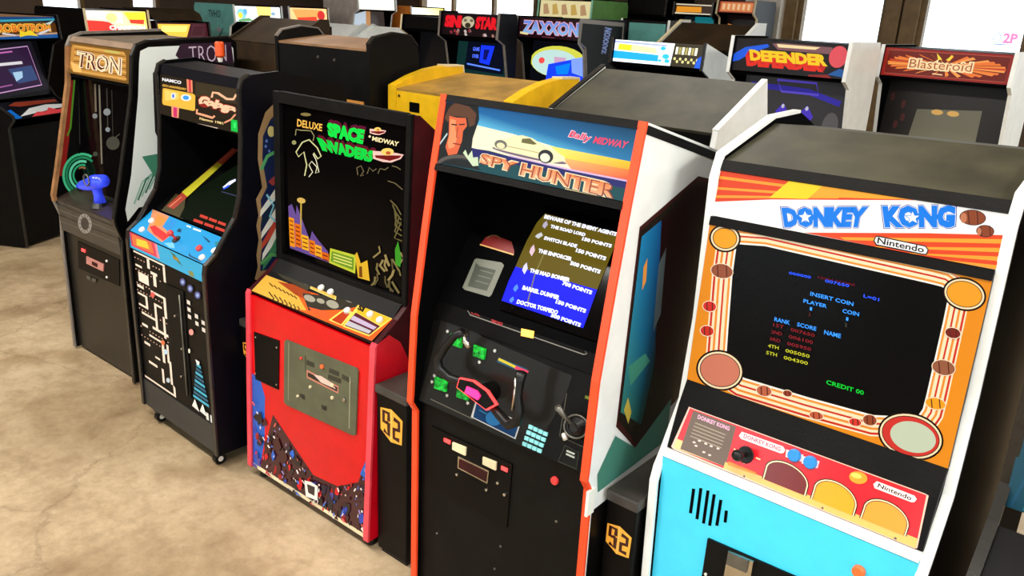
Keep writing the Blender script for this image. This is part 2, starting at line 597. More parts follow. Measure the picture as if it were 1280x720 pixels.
for (xa, xb, za, zb), mids in zip(back_open, [(-7.85, -7.15), (), (), (-0.4,)]):
    window_x(RY1 + 0.04, xa, xb, za, zb, mids)
for (xa, xb, za, zb), mids in zip(front_open, [(-5.2, -3.9), (-0.3, 1.0)]):
    window_x(RY0 - 0.08, xa, xb, za, zb, mids)
for x, ops in ((RX0 - 0.1, left_open), (RX1 + 0.06, right_open)):
    for ya, yb, za, zb in ops:
        wn += 1
        f = 0.05; mb = MB()
        mb.box(x, x + 0.08, ya, ya + f, za, zb).box(x, x + 0.08, yb - f, yb, za, zb)
        mb.box(x, x + 0.08, ya + f, yb - f, za, za + f).box(x, x + 0.08, ya + f, yb - f, zb - f, zb)
        o = struct('window_%d' % wn, mb, FRAMEM)
        MB().box(x + 0.04, x + 0.046, ya + f, yb - f, za + f, zb - f).build('pane', PANE, o)
struct('trim_1', MB().box(-3.72, -3.36, RY1 - 0.16, RY1, 0, RZ), PILLARM)
struct('trim_2', MB().box(-2.44, -2.31, RY1 - 0.05, RY1, 0, RZ).box(-2.29, -2.16, RY1 - 0.05, RY1, 0, RZ), FRAMEM)
struct('trim_3', MB().box(-3.36, -3.25, RY1 - 0.05, RY1, 0, RZ), FRAMEM)
ground = struct('trim_4', MB().box(-30, 30, -25, 40, -0.3, -0.12), mat('sunlit_pavement', (200, 198, 192), 0.8, var=0.06, scale=2))


def ceiling_light(x, y, lx, ly, power, col=(1.0, 0.95, 0.88)):
    f = thing('ceiling_light', CL.pop(0), 'lamp', x, y, z=RZ)
    MB().box(-lx / 2 - 0.04, lx / 2 + 0.04, -ly / 2 - 0.04, ly / 2 + 0.04, -0.09, 0.0).build('housing', WHITEPL, f)
    ld = bpy.data.lights.new('tube_light', 'AREA'); ld.shape = 'RECTANGLE'; ld.size = lx; ld.size_y = ly
    ld.energy = power; ld.color = col
    lo = bpy.data.objects.new('tube_light', ld); link(lo, f); lo.location = (0, 0, -0.1)


CL = ['long white ceiling fixture, far left over the front aisle', 'long white ceiling fixture above the front aisle, second from the left',
      'long white ceiling fixture above the front aisle, middle one', 'long white ceiling fixture above the front aisle, rightmost one',
      'long white ceiling fixture by the right windows, nearer the camera', 'long white ceiling fixture by the right windows, farther from the camera',
      'long white ceiling fixture over the back aisle, left one', 'long white ceiling fixture over the back aisle, right one']
for x, p in ((-6.6, 60), (-4.4, 60), (-2.3, 60), (-0.2, 60)):
    ceiling_light(x, 0.1, 1.3, 0.3, p)
ceiling_light(2.1, 1.6, .3, 1.3, 90)  # fill light added to brighten the right-facing sides
ceiling_light(1.6, 4.2, .3, 1.3, 60)  # second added fill, whitens right-facing panels farther back
ceiling_light(-5.5, 3.7, 1.3, 0.3, 20)
ceiling_light(-2.2, 3.7, 1.3, 0.3, 20)

# ================================================================== front row, right: blue cabinet with striped bezel
def Z(ox, oy, s):
    return (ox, oy, s)


def offset_poly(pts, d):
    n = len(pts); out = []
    a = sum(pts[i][0] * pts[(i + 1) % n][1] - pts[(i + 1) % n][0] * pts[i][1] for i in range(n))
    sg = 1 if a > 0 else -1
    for i in range(n):
        p, q, r = np.array(pts[i - 1], float), np.array(pts[i], float), np.array(pts[(i + 1) % n], float)
        e1 = (q - p) / np.hypot(*(q - p)); e2 = (r - q) / np.hypot(*(r - q))
        n1 = np.array([e1[1], -e1[0]]) * sg; n2 = np.array([e2[1], -e2[0]]) * sg
        m = n1 + n2; m /= np.hypot(*m)
        k = max(0.5, float(m @ n1))
        out.append(tuple(q + m * d / k))
    return out


def knob(art, q, r, h, m, name, parent, base=0.0, n=18, r2=None, label=None):
    p0 = art.at(q, base); p1 = art.at(q, base + h)
    return MB().cyl(p0, p1, r, r2 or r * 0.92, n).build(name, m, parent, smooth=False, bevel=min(r, h) * 0.2, label=label)


def plate(art, quad, h, m, name, parent, off=0.0, bevel=0.0, label=None):
    lo = [art.at(q, off) for q in quad]; hi = [art.at(q, off + h) for q in quad]
    n = len(quad)
    mb = MB()
    mb.add(lo + hi, [tuple(range(n - 1, -1, -1)), tuple(range(n, 2 * n))] + [(i, (i + 1) % n, (i + 1) % n + n, i + n) for i in range(n)])
    return mb.build(name, m, parent, bevel=bevel, label=label)


def joystick(art, q, parent, ball_m, h=0.055, r=0.016):
    o = art.F.n; p = art.at(q)
    base = knob(art, q, r * 1.5, 0.004, RUBBER, 'joystick_base', parent)
    MB().cyl(p, p + o * h, 0.006, 0.005, 10).ball(tuple(p + o * (h + r * 0.7)), r).build('joystick', ball_m, parent, smooth=True)


def front_blue():
    R = thing('arcade_cabinet', 'arcade cabinet with sky-blue front, white edges and red-striped bezel round a black screen', 'arcade machine',
              -0.50436, 1.55293, -0.041465, -0.00239, -0.02424, z=0.008)
    hw = 0.313; iw = 0.2945
    path = [(.02, .01), (.018, .80), (.03, .835), (.055, .872), (.12, .985), (.150, 1.19), (.161, 1.53), (.180, 1.582), (.42, 1.652), (.56, 1.657)]
    sides(R, path + [(.70, 1.60), (.72, .01)], path, hw, BLACK, WHITEMOLD, mold_label='white edge moulding')
    board(R, 'front_panel', (.032, .02), (.032, .866), iw, BLUEP)
    MB().box(-iw, iw, .030, .05, .868, .884).build('white_trim_strip', WHITEMOLD, R)
    cp = board(R, 'control_panel', (.047, .886), (.084, .99), iw, SATIN)
    board(R, 'shelf', (.084, .99), (.112, 1.045), iw, SATIN)
    bz = board(R, 'bezel', (.112, 1.045), (.145, 1.425), iw, BLACK)
    board(R, 'marquee_retainer', (.140, 1.425), (.145, 1.445), iw, SATIN)
    mq = board(R, 'marquee', (.152, 1.445), (.171, 1.549), iw, WHITEPL)
    board(R, 'marquee_retainer', (.165, 1.549), (.176, 1.572), iw, SATIN)
    board(R, 'top', (.179, 1.57), (.42, 1.637), iw, OLIVE)
    board(R, 'top_rear', (.42, 1.637), (.66, 1.615), iw, OLIVE)
    board(R, 'back', (.72, 1.60), (.72, .02), iw, BLACK)
    # marquee
    A = Art(Face.board((.152, 1.445), (.171, 1.549), iw), [(105, 225), (1207, 422), (1154, 654), (60, 415)], Z(870, 140, 3.122))
    A.fill((252, 250, 244))
    A.poly([(105, 222), (885, 362), (560, 358), (300, 352), (68, 357)], (226, 70, 34))
    for a, b, c, d in ((250, 268, 262, 282), (296, 312, 306, 326), (330, 340, 341, 350)):
        A.poly([(96 - (a - 250) * .25, a), (560, b + 55 - (a - 250) * .62), (560, d + 52 - (a - 250) * .62), (94 - (a - 250) * .25, c)], (250, 158, 52))
    A.poly([(370, 273), (585, 312), (880, 362), (600, 350), (330, 338)], (250, 170, 50))
    A.poly([(372, 275), (500, 298), (440, 352), (290, 345)], (250, 214, 40))
    A.poly([(420, 492), (900, 500), (1190, 512), (1156, 654), (1000, 622), (700, 560)], (232, 72, 30))
    for k in range(4):
        y = 515 + k * 36
        A.poly([(560 + k * 130, y - 2 + k * 4), (1188 - k * 7, y + 14), (1184 - k * 7, y + 32), (580 + k * 130, y + 10 + k * 4)], (250, 164, 48))
    for w_, q in (('DONKEY', [(335, 385), (675, 386), (655, 474), (345, 470)]), ('KONG', [(725, 384), (1006, 386), (1000, 480), (735, 476)])):
        A.text(w_, A.shift([(q[0][0] - 5, q[0][1] - 5), (q[1][0] + 5, q[1][1] - 5), (q[2][0] + 5, q[2][1] + 5), (q[3][0] - 5, q[3][1] + 5)], 0, 0), (30, 60, 150), bold=0.10)
        A.text(w_, [(q[0][0] - 2, q[0][1] - 2), (q[1][0] + 2, q[1][1] - 2), (q[2][0] + 2, q[2][1] + 2), (q[3][0] - 2, q[3][1] + 2)], (250, 250, 255), bold=0.09)
        A.text(w_, q, (12, 124, 232), bold=0.075)
    for cx, cy in ((428, 428), (842, 436)):
        st = []
        for i in range(10):
            r = 26 if i % 2 == 0 else 11
            t = math.radians(-90 + 36 * i)
            st.append((cx + r * math.cos(t), cy + r * math.sin(t)))
        A.poly([(cx + (x - cx) * 1.25, cy + (y - cy) * 1.25) for x, y in st], (20, 128, 224)).poly(st, (250, 250, 255))
    A.poly([(708, 508), (890, 552), (902, 570), (894, 590), (880, 590), (700, 549), (690, 530), (697, 512)], (20, 16, 16))
    A.poly([(708, 513), (888, 556), (897, 570), (891, 585), (880, 585), (703, 544), (695, 530), (700, 515)], (252, 250, 246))
    A.text('Nintendo', [(708, 514), (886, 556), (882, 582), (704, 540)], (24, 18, 18), bold=0.02)
    for cx, cy, rx, ry in ((1068, 438, 47, 29), (1115, 494, 31, 22)):
        A.disc((cx, cy), rx + 3, ry + 3, (60, 20, 16), 0.12).disc((cx, cy), rx, ry, (140, 66, 34), 0.12)
        A.line([(cx - 18, cy - ry), (cx - 12, cy + ry)], 4, (80, 30, 20)).line([(cx + 16, cy - ry), (cx + 20, cy + ry * .9)], 4, (80, 30, 20))
        A.disc((cx - rx * .72, cy + 1), rx * .26, ry * .72, (196, 120, 84))
    A.build('marquee_print', BACKLIT, mq)
    # bezel
    B = Art(Face.board((.112, 1.045), (.145, 1.425), iw), [(62, 30), (824, 187), (690, 690), (6, 463)], Z(860, 270, 2.1825))
    B.fill((232, 142, 34))
    scr = [(137, 92), (145, 87), (215, 92), (660, 196), (690, 204), (706, 216), (704, 240), (690, 300), (640, 500), (630, 535), (618, 552), (590, 556), (500, 553), (330, 508), (160, 458), (122, 432), (112, 400), (116, 330), (126, 180)]
    for d, c in ((56, (250, 232, 196)), (52, (206, 52, 40)), (46, (250, 228, 186)), (39, (236, 140, 50)), (33, (250, 232, 196)), (25, (206, 52, 40)), (20, (250, 228, 186)), (11, (240, 150, 60)), (5, (252, 246, 236))):
        B.poly(offset_poly(scr, d), c)
    B.poly(scr, (8, 7, 8))
    for (cx, cy), rx, ry, c in (((105, 70), 42, 38, (246, 164, 44)), ((749, 224), 56, 44, (244, 160, 44)), ((95, 438), 63, 53, (206, 122, 98)), ((597, 607), 84, 60, (196, 206, 180))):
        B.disc((cx, cy), rx + 2, ry + 2, (24, 14, 12), .25, 32).disc((cx, cy), rx - 3, ry - 3, (250, 222, 180), .25, 32)
        B.disc((cx, cy), rx - 8, ry - 8, (24, 14, 12), .25, 32).disc((cx, cy), rx - 10, ry - 10, c, .25, 32)
        if rx == 84:
            B.disc((cx, cy), rx - 10, ry - 10, (206, 56, 48), .25, 32).disc((cx + 6, cy + 2), rx - 24, ry - 20, c, .25, 32)
    for (cx, cy), rx, ry, c in (((98, 163), 30, 20, (150, 84, 60)), ((688, 424), 30, 20, (150, 92, 66)), ((664, 520), 26, 15, (240, 160, 36)), ((492, 566), 18, 14, (150, 72, 44)), ((214, 492), 20, 14, (190, 100, 70)), ((276, 498), 12, 8, (150, 60, 44)), ((352, 556), 18, 10, (196, 92, 60)), ((454, 572), 16, 10, (220, 60, 50)), ((66, 262), 18, 14, (214, 50, 44)), ((60, 330), 18, 14, (206, 50, 40)), ((716, 330), 20, 14, (120, 40, 34))):
        B.disc((cx, cy), rx + 2, ry + 2, (250, 230, 200), .2, 16).disc((cx, cy), rx, ry, c, .2, 16)
        B.line([(cx - rx * .4, cy - ry * .8), (cx - rx * .35, cy + ry * .8)], 3, (90, 40, 30)).line([(cx + rx * .4, cy - ry * .8), (cx + rx * .45, cy + ry * .8)], 3, (90, 40, 30))
    B.build('bezel_print', DIMLIT, bz)
    D = Art(B.F, [(62 / 2.1825 + 860, 30 / 2.1825 + 270), (824 / 2.1825 + 860, 187 / 2.1825 + 270), (690 / 2.1825 + 860, 690 / 2.1825 + 270), (6 / 2.1825 + 860, 463 / 2.1825 + 270)], start=0.004)
    D.z = Z(900, 280, 2.571)

    def t(s, x0, y0, x1, y1, h, c):
        dx = -h * 0.12
        D.text(s, [(x0, y0), (x1, y1), (x1 + dx, y1 + h), (x0 + dx, y0 + h)], c, bold=0.02)
    bl = (50, 90, 255); lb = (60, 150, 255); rd = (120, 30, 36); ye = (170, 170, 40)
    t('000000', 230, 166, 300, 181, 9, bl); t('HIGH SCORE', 322, 180, 440, 206, 8, (96, 24, 40)); t('007650', 345, 191, 421, 208, 10, bl); t('L=01', 466, 239, 515, 252, 11, bl)
    t('INSERT COIN', 298, 232, 434, 266, 13, lb); t('PLAYER', 276, 256, 350, 274, 12, lb); t('COIN', 399, 287, 451, 299, 13, lb)
    t('1', 296, 282, 303, 284, 11, lb); t('1', 410, 314, 417, 316, 11, lb); t('2', 292, 300, 299, 302, 11, (90, 40, 30)); t('2', 406, 333, 413, 335, 11, (70, 70, 60))
    t('RANK', 184, 316, 233, 328, 13, lb); t('SCORE', 256, 332, 316, 347, 13, lb); t('NAME', 341, 356, 393, 369, 14, lb)
    for k, (a, b, c) in enumerate((('1ST', '007650', rd), ('2ND', '006100', rd), ('3RD', '005950', rd), ('4TH', '005050', ye), ('5TH', '004300', ye))):
        y = 335 + k * 22.5; x = 180 - k * 5.5
        t(a, x, y, x + 34, y + 8, 11, c); t(b, x + 55, y + 15, x + 131, y + 34, 11, c)
    t('CREDIT 00', 346, 515, 462, 549, 14, (20, 190, 50))
    D.build('screen_image', SCREEN, bz)
    # control panel
    P = Art(Face.board((.047, .886), (.084, .99), iw), [(81, 50), (1109, 435), (1074, 655), (28, 222)], Z(820, 490, 3.1316))
    P.poly([(122, 65), (1060, 412), (1072, 424), (1052, 640), (1040, 650), (55, 236), (46, 222)], (246, 190, 170))
    P.poly([(126, 70), (1064, 422), (1046, 640), (56, 226)], (216, 24, 36))
    P.poly([(56, 226), (70, 190), (280, 270), (268, 305)], (240, 196, 130))
    P.poly([(140, 80), (312, 146), (270, 306), (84, 232)], (98, 78, 62))
    P.text('DONKEY KONG', [(160, 96), (288, 146), (284, 162), (156, 112)], (240, 170, 200), bold=0.03)
    for k in range(5):
        P.line([(146 - k * 5, 128 + k * 13), (270 - k * 4, 178 + k * 13)], 4, (156, 140, 116))
    for x, y in ((142, 206), (164, 200), (190, 212), (212, 222), (240, 232), (150, 220), (182, 246), (206, 258)):
        P.disc((x, y), 7, 4, (226, 200, 190), .3, 8)
    P.poly([(270, 286), (1050, 600), (1046, 640), (262, 312)], (246, 178, 96))
    P.poly([(284, 284), (396, 330), (398, 340), (280, 298)], (240, 130, 30))
    P.poly([(336, 166), (500, 226), (510, 240), (504, 252), (492, 254), (332, 194), (324, 182)], (252, 214, 216))
    P.text('DONKEY KONG', [(346, 174), (494, 230), (490, 246), (342, 190)], (206, 60, 84), bold=0.02)
    for a, b in (((304, 234), (322, 242)), ((394, 270), (412, 278)), ((350, 284), (346, 294))):
        P.line([a, b], 5, (250, 214, 170))
    for x, y in ((548, 262), (612, 288)):
        P.poly([(x - 34, y - 24), (x + 34, y - 2), (x + 28, y + 26), (x - 36, y + 6)], (240, 220, 226))
    for (cx, cy), w_, h_, c in (((520, 350), 84, 56, (110, 26, 22)), ((716, 432), 84, 62, (240, 158, 30)), ((920, 512), 88, 62, (236, 150, 50))):
        for g, cc in ((6, (40, 12, 10)), (2, (252, 214, 170)), (-3, (60, 14, 12)), (-6, c)):
            pts = []
            for i in range(13):
                th = math.pi * i / 12
                x = -math.cos(th) * (w_ + g); y = -math.sin(th) * (h_ + g)
                pts.append((cx + x, cy + y + x * 0.40))
            pts.append((cx + w_ + g - 8, cy + 42 + (w_ + g) * .40)); pts.append((cx - w_ - g - 10, cy + 40 - (w_ + g) * .40))
            P.poly(pts, cc)
    P.disc((800, 352), 36, 24, (240, 150, 40), .3).disc((792, 344), 22, 10, (250, 200, 90), .3)
    P.poly([(872, 366), (1020, 424), (1030, 438), (1022, 450), (1010, 450), (866, 394), (860, 378)], (252, 226, 220))
    P.text('Nintendo', [(880, 374), (1012, 426), (1008, 444), (876, 390)], (40, 20, 22), bold=0.02)
    P.build('control_panel_print', GLOSS, cp)
    joystick(P, (352, 258), cp, RUBBER, 0.035, 0.0135)
    for q in ((548, 262), (612, 290)):
        knob(P, q, 0.015, 0.010, BLUEPL, 'push_button', cp, label='blue push button')
    for q in ((348, 345), (668, 476), (964, 600)):
        knob(P, q, 0.003, 0.002, STEEL, 'bolt', cp, n=8)
    # front: speaker slots, coin door, button
    gf = Face.board((.032, .02), (.032, .866), iw)
    G = Art(gf, face_quad(R, gf))
    G.z = Z(860, 600, 4.923)
    for x0, y0, x1, y1 in ((36, 52, 16, 205), (80, 48, 56, 242), (124, 62, 96, 268), (162, 86, 134, 282), (203, 120, 178, 282), (237, 186, 229, 262)):
        plate(G, [(x0 - 9, y0), (x0 + 9, y0 + 4), (x1 + 9, y1), (x1 - 9, y1 - 4)], 0.0012, INSIDE, 'speaker_slot', R)
    knob(G, (1056, 556), 0.014, 0.012, ORANGEPL, 'coin_button', R, label='orange push button')
    G.z = (0, 0, 1)
    door = plate(G, [(886, 672), (1012, 727), (996, 880), (866, 800)], 0.006, SATIN, 'coin_door', R)
    plate(G, [(914, 686), (945, 699), (935, 760), (903, 745)], 0.010, CHROME, 'coin_slot_plate', door, 0.004)
    plate(G, [(915, 686), (940, 697), (937, 712), (912, 701)], 0.004, STEEL, 'coin_slot', door, 0.014)
    knob(G, (884, 716), 0.004, 0.004, WHITEPL, 'rivet', door, 0.006, 8)


front_blue()


# ================================================================== front row: red-orange edged driving cabinet
def front_driving():
    R = thing('arcade_cabinet', 'tall black driving arcade cabinet with red-orange edges, steering yoke and blue-brown screen', 'arcade machine',
              -1.25489, 1.4599, 0.025581, -0.00083, 0.00206)
    hw = 0.3098; iw = 0.2918
    path = [(.02, .01), (.02, .765), (-.002, .80), (.0, .82), (.012, 1.06), (.05, 1.30), (.078, 1.46), (.117, 1.655)]
    sides(R, path + [(.46, 1.565), (.70, 1.50), (.72, .01)], path, hw, WHITEP, ORANGEMOLD, mold_label='red-orange edge moulding')
    MB().box(hw, hw + .0015, .03, .72, .01, .70).build('lower_side_tone', BLACK, R, label='black lower side')  # black sheet stands in for shade on the white side
    MB().slab((.12, 1.648), (.70, 1.495), hw - .001, hw + .0015, 0.02).build('top_side_skin', BLACK, R)
    lf = board(R, 'front_panel', (.036, .02), (.036, .79), iw, SATIN)
    cp = board(R, 'control_panel', (.02, .80), (.078, 1.045), iw, SATIN)
    ds = board(R, 'display_strip', (.072, 1.042), (.094, 1.086), iw, BLACK)
    sb = board(R, 'screen_board', (.095, 1.085), (.36, 1.45), iw, INSIDE)
    MB().hexa([(-iw, .115, 1.455), (iw, .115, 1.455), (iw, .36, 1.45), (-iw, .36, 1.45), (-iw, .115, 1.475), (iw, .115, 1.475), (iw, .36, 1.47), (-iw, .36, 1.47)]).build('hood', INSIDE, R)
    mq = board(R, 'marquee', (.082, 1.478), (.112, 1.638), iw, BLACK)
    board(R, 'marquee_retainer', (.070, 1.462), (.076, 1.478), iw, SATIN)
    board(R, 'marquee_retainer', (.108, 1.638), (.114, 1.656), iw, SATIN)
    board(R, 'top', (.119, 1.652), (.46, 1.562), iw, BLACK)
    board(R, 'top_rear', (.46, 1.562), (.70, 1.497), iw, BLACK)
    board(R, 'back', (.72, 1.49), (.72, .02), iw, BLACK)
    A = Art(Face.board((.082, 1.478), (.112, 1.638), iw), [(197, 100), (1146, 248), (1087, 592), (145, 440)], Z(510, 100, 4))
    A.fill((16, 58, 66))
    A.poly([(197, 100), (1146, 248), (1116, 402), (760, 338), (360, 232), (150, 380)], None, [(20, 96, 160), (14, 60, 92), (40, 120, 170), (70, 170, 214), (96, 190, 228), (30, 80, 100)])
    A.poly([(360, 228), (560, 275), (770, 338), (900, 400), (860, 470), (440, 366), (330, 352)], (252, 240, 208))
    A.poly([(745, 334), (1116, 402), (1110, 442), (820, 396)], None, [(255, 236, 120), (255, 196, 30), (250, 170, 40), (255, 224, 80)])
    A.poly([(805, 392), (1110, 440), (1098, 490), (850, 448)], None, [(250, 190, 110), (240, 130, 60), (226, 90, 60), (240, 150, 110)])
    A.line([(540, 390), (850, 452), (1098, 494)], 10, (214, 180, 220))
    A.poly([(335, 350), (540, 392), (850, 456), (1096, 497), (1090, 532), (600, 440), (335, 400)], (36, 34, 104))
    A.poly([(330, 398), (600, 438), (1090, 530), (1086, 590), (300, 470)], (14, 72, 78))
    A.disc((640, 385), 190, 16, (120, 100, 120), .19)
    A.poly([(462, 335), (480, 310), (540, 300), (566, 288), (610, 282), (660, 296), (705, 325), (770, 358), (815, 385), (822, 408), (760, 420), (690, 400), (530, 366), (470, 352)], (246, 236, 186))
    A.poly([(610, 300), (650, 298), (684, 326), (668, 330), (606, 320)], (110, 104, 60)).line([(480, 330), (600, 352), (700, 372)], 4, (190, 170, 110))
    A.disc((500, 332), 33, 24, (110, 112, 104), .2).disc((500, 338), 22, 16, (236, 226, 180), .2)
    A.disc((727, 388), 37, 34, (40, 40, 44), .2).disc((724, 394), 24, 22, (250, 244, 214), .2)
    # generic portrait of a driver in a dark jacket
    A.poly([(200, 105), (380, 130), (385, 200), (350, 300), (340, 380), (390, 470), (148, 436)], (26, 30, 30))
    A.poly([(215, 140), (250, 108), (330, 130), (370, 170), (360, 230), (330, 240), (320, 190), (240, 180), (208, 215), (190, 190)], (96, 62, 44))
    A.poly([(218, 180), (262, 190), (312, 192), (318, 236), (296, 262), (290, 316), (262, 386), (212, 396), (196, 350), (214, 290)], (226, 104, 64))
    A.poly([(224, 196), (256, 204), (252, 250), (262, 300), (246, 350), (216, 360), (208, 330), (220, 270)], (244, 150, 100))
    A.line([(230, 226), (262, 230)], 7, (60, 30, 24)).line([(274, 228), (306, 226)], 7, (60, 30, 24)).line([(240, 330), (284, 336)], 6, (130, 40, 34)).line([(268, 240), (258, 296), (272, 302)], 5, (170, 70, 46))
    A.poly([(160, 330), (206, 272), (208, 282), (164, 340)], (196, 216, 220))
    A.arc((270, 470), 130, 70, 190, 320, 18, (90, 84, 78)).arc((270, 474), 118, 60, 190, 320, 8, (40, 40, 44))
    A.poly([(296, 380), (310, 362), (324, 396), (346, 366), (352, 404), (378, 400), (382, 446), (350, 450)], (210, 226, 190))
    for s_, q in (('SPY', [(396, 378), (592, 424), (566, 474), (388, 434)]), ('HUNTER', [(612, 424), (1052, 514), (1040, 582), (596, 486)])):
        A.text(s_, [(q[0][0] - 5, q[0][1] - 5), (q[1][0] + 6, q[1][1] - 5), (q[2][0] + 6, q[2][1] + 5), (q[3][0] - 5, q[3][1] + 5)], (255, 226, 180), bold=0.10)
        A.text(s_, q, (232, 128, 70), bold=0.06, col2=(250, 176, 130))
        A.text(s_, A.shift(q, 2, 1), (150, 70, 50), bold=-0.02)
    A.line([(820, 545), (985, 588)], 4, (250, 214, 150))
    A.text('Bally', [(838, 252), (948, 276), (944, 326), (832, 300)], (255, 210, 220), bold=0.045, shear=0.3).text('Bally', [(842, 256), (944, 280), (940, 322), (836, 296)], (232, 60, 96), bold=0.02, shear=0.3)
    A.text('MIDWAY', [(958, 284), (1110, 308), (1098, 342), (948, 318)], (236, 70, 104), bold=0.03, shear=0.15)
    A.build('marquee_print', BACKLIT, mq)
    # sloping screen board
    f = Face.board((.095, 1.085), (.36, 1.45), iw)
    fq = face_quad(R, f)
    Cc = Art(f, fq, start=0.002); Cc.z = Z(510, 240, 4)
    scr = MB().hexa([tuple(f.p(f.w * .37, .03, .0)), tuple(f.p(f.w * .985, .03, .0)), tuple(f.p(f.w * .985, .345, .0)), tuple(f.p(f.w * .37, .345, .0)),
                     tuple(f.p(f.w * .37, .03, .006)), tuple(f.p(f.w * .985, .03, .006)), tuple(f.p(f.w * .985, .345, .006)), tuple(f.p(f.w * .37, .345, .006))]).build('monitor', GLASSBLACK, sb)
    Cc.off = .0075
    Cc.poly([(692, 113), (1064, 215), (952, 494), (544, 378), (600, 250), (650, 160)], (92, 78, 20))
    Cc.poly([(544, 378), (952, 494), (882, 686), (474, 548), (510, 450)], (26, 30, 226))
    Cc.line([(692, 300), (640, 420), (604, 560)], 6, (120, 110, 60))
    rows = [('BEWARE OF THE ENEMY AGENTS', 692, 118, 1052, 208, 20), ('THE ROAD LORD', 722, 168, 896, 212, 17), ('150 POINTS', 880, 230, 1028, 268, 18),
            ('SWITCH BLADE', 690, 226, 854, 268, 18), ('150 POINTS', 850, 286, 1000, 330, 20), ('THE ENFORCER', 662, 288, 830, 332, 20), ('500 POINTS', 822, 350, 972, 396, 20),
            ('THE MAD BOMBER', 620, 386, 820, 436, 21), ('700 POINTS', 782, 450, 930, 500, 20), ('BARREL DUMPER', 584, 472, 768, 524, 21), ('150 POINTS', 750, 542, 900, 592, 20),
            ('DOCTOR TORPEDO', 556, 542, 760, 598, 21), ('500 POINTS', 726, 610, 874, 662, 20)]
    for s_, x0, y0, x1, y1, h in rows:
        Cc.text(s_, [(x0, y0), (x1, y1), (x1 - h * .35, y1 + h), (x0 - h * .35, y0 + h)], (236, 240, 255), bold=0.06)
    for x, y, a, b, c in ((692, 170, 14, 20, (170, 160, 180)), (662, 224, 20, 16, (190, 190, 190)), (628, 298, 14, 30, (210, 180, 190)), (592, 388, 14, 30, (200, 200, 255)), (546, 486, 13, 20, (80, 130, 255)), (526, 544, 12, 16, (80, 130, 255))):
        Cc.poly([(x + a * .6, y - b), (x + a, y), (x - a * .2, y + b), (x - a, y + b * .3), (x - a * .5, y - b * .4)], c)
    Cc.build('screen_image', SCREEN, scr)
    E = Art(f, fq, start=0.002); E.z = Z(510, 240, 4)
    E.poly([(345, 333), (470, 354), (482, 368), (420, 515), (408, 526), (285, 490), (274, 478), (334, 340)], (112, 115, 102))
    E.poly([(342, 355), (360, 372), (442, 392), (396, 496), (300, 472)], (60, 66, 54))
    for k in range(3):
        E.line([(362 - k * 12, 392 + k * 26), (428 - k * 12, 410 + k * 26)], 4, (104, 112, 96))
    E.poly([(392, 226), (430, 214), (520, 250), (534, 300), (532, 312), (362, 264)], (120, 18, 16)).line([(362, 264), (530, 315)], 7, (220, 170, 100)).arc((430, 236), 30, 18, 180, 360, 5, (120, 100, 60))
    E.build('instruction_cards', PRINT, sb)
    # control panel
    P = Art(Face.board((.02, .80), (.078, 1.045), iw), [(541, 391), (756, 447), (731, 591), (525, 500)])
    P.z = Z(510, 370, 3.13)
    fs = Face.board((.072, 1.042), (.094, 1.086), iw)
    V = Art(fs, face_quad(R, fs)); V.z = P.z
    V.line([(236, 50), (250, 42), (694, 206), (700, 226), (688, 229), (244, 74)], 4, (120, 116, 110), True)
    V.text('OIL', [(250, 58), (285, 68), (282, 80), (246, 70)], (150, 30, 30), bold=.03); V.text('SMOKE', [(328, 90), (372, 106), (368, 118), (324, 102)], (170, 36, 44), bold=.03)
    V.build('display_print', PRINT, ds)
    plate(V, [(446, 128), (494, 138), (490, 166), (444, 156)], 0.003, ORANGELIT, 'indicator_light', ds, label='lit orange indicator')
    P.poly([(125, 78), (225, 100), (275, 130), (620, 250), (590, 360), (470, 600), (50, 410)], (38, 36, 32))
    P.poly([(330, 205), (440, 240), (432, 262), (324, 224)], (40, 90, 120)).poly([(332, 206), (396, 232), (392, 242), (328, 216)], (226, 206, 50)).poly([(396, 232), (446, 248), (440, 262), (390, 244)], (232, 70, 100))
    P.poly([(248, 395), (420, 470), (400, 545), (232, 462)], (220, 220, 216)).poly([(252, 402), (414, 474), (396, 538), (240, 462)], (20, 64, 110))
    P.disc((316, 462), 30, 30, (50, 130, 190)).line([(262, 430), (290, 446)], 3, (60, 160, 200)).line([(350, 470), (400, 492)], 3, (60, 160, 200))
    P.line([(600, 330), (575, 520)], 3, (96, 94, 80)).line([(575, 520), (690, 570)], 3, (96, 94, 80))
    P.poly([(598, 558), (660, 590), (650, 668), (570, 635)], (60, 60, 50)).poly([(600, 562), (656, 590), (648, 662), (574, 632)], (28, 28, 24))
    P.line([(606, 584), (640, 598)], 8, (200, 204, 190)).line([(604, 598), (640, 614)], 8, (200, 204, 190))
    P.poly([(678, 330), (706, 338), (704, 352), (676, 344)], (120, 130, 50))
    P.line([(90, 400), (240, 470)], 4, (110, 104, 90))
    P.build('control_panel_print', DIMLIT, cp)
    for q in ((182, 155), (265, 192), (130, 338), (208, 366)):
        plate(P, [(q[0] - 20, q[1] - 30), (q[0] + 20, q[1] - 18), (q[0] + 16, q[1] + 28), (q[0] - 23, q[1] + 16)], 0.009, GREENLIT, 'weapon_button', cp, bevel=.001, label='lit green square button')
    for q in ((148, 122), (318, 178), (130, 205), (104, 305), (148, 380), (222, 404), (96, 330), (262, 232)):
        knob(P, q, 0.006, 0.004, CHROME, 'screw', cp, n=8)
    for i in range(4):
        for j in range(4):
            x = 462 + i * 19.5 - j * 7.5; y = 488 + i * 8.5 + j * 25
            plate(P, [(x - 8, y - 11), (x + 8, y - 5), (x + 5, y + 11), (x - 10, y + 5)], 0.005, KEYTEAL, 'keypad_key', cp)
    # steering yoke
    n = P.F.n

    def W_(x, y, off):
        return tuple(P.at((x, y), off))
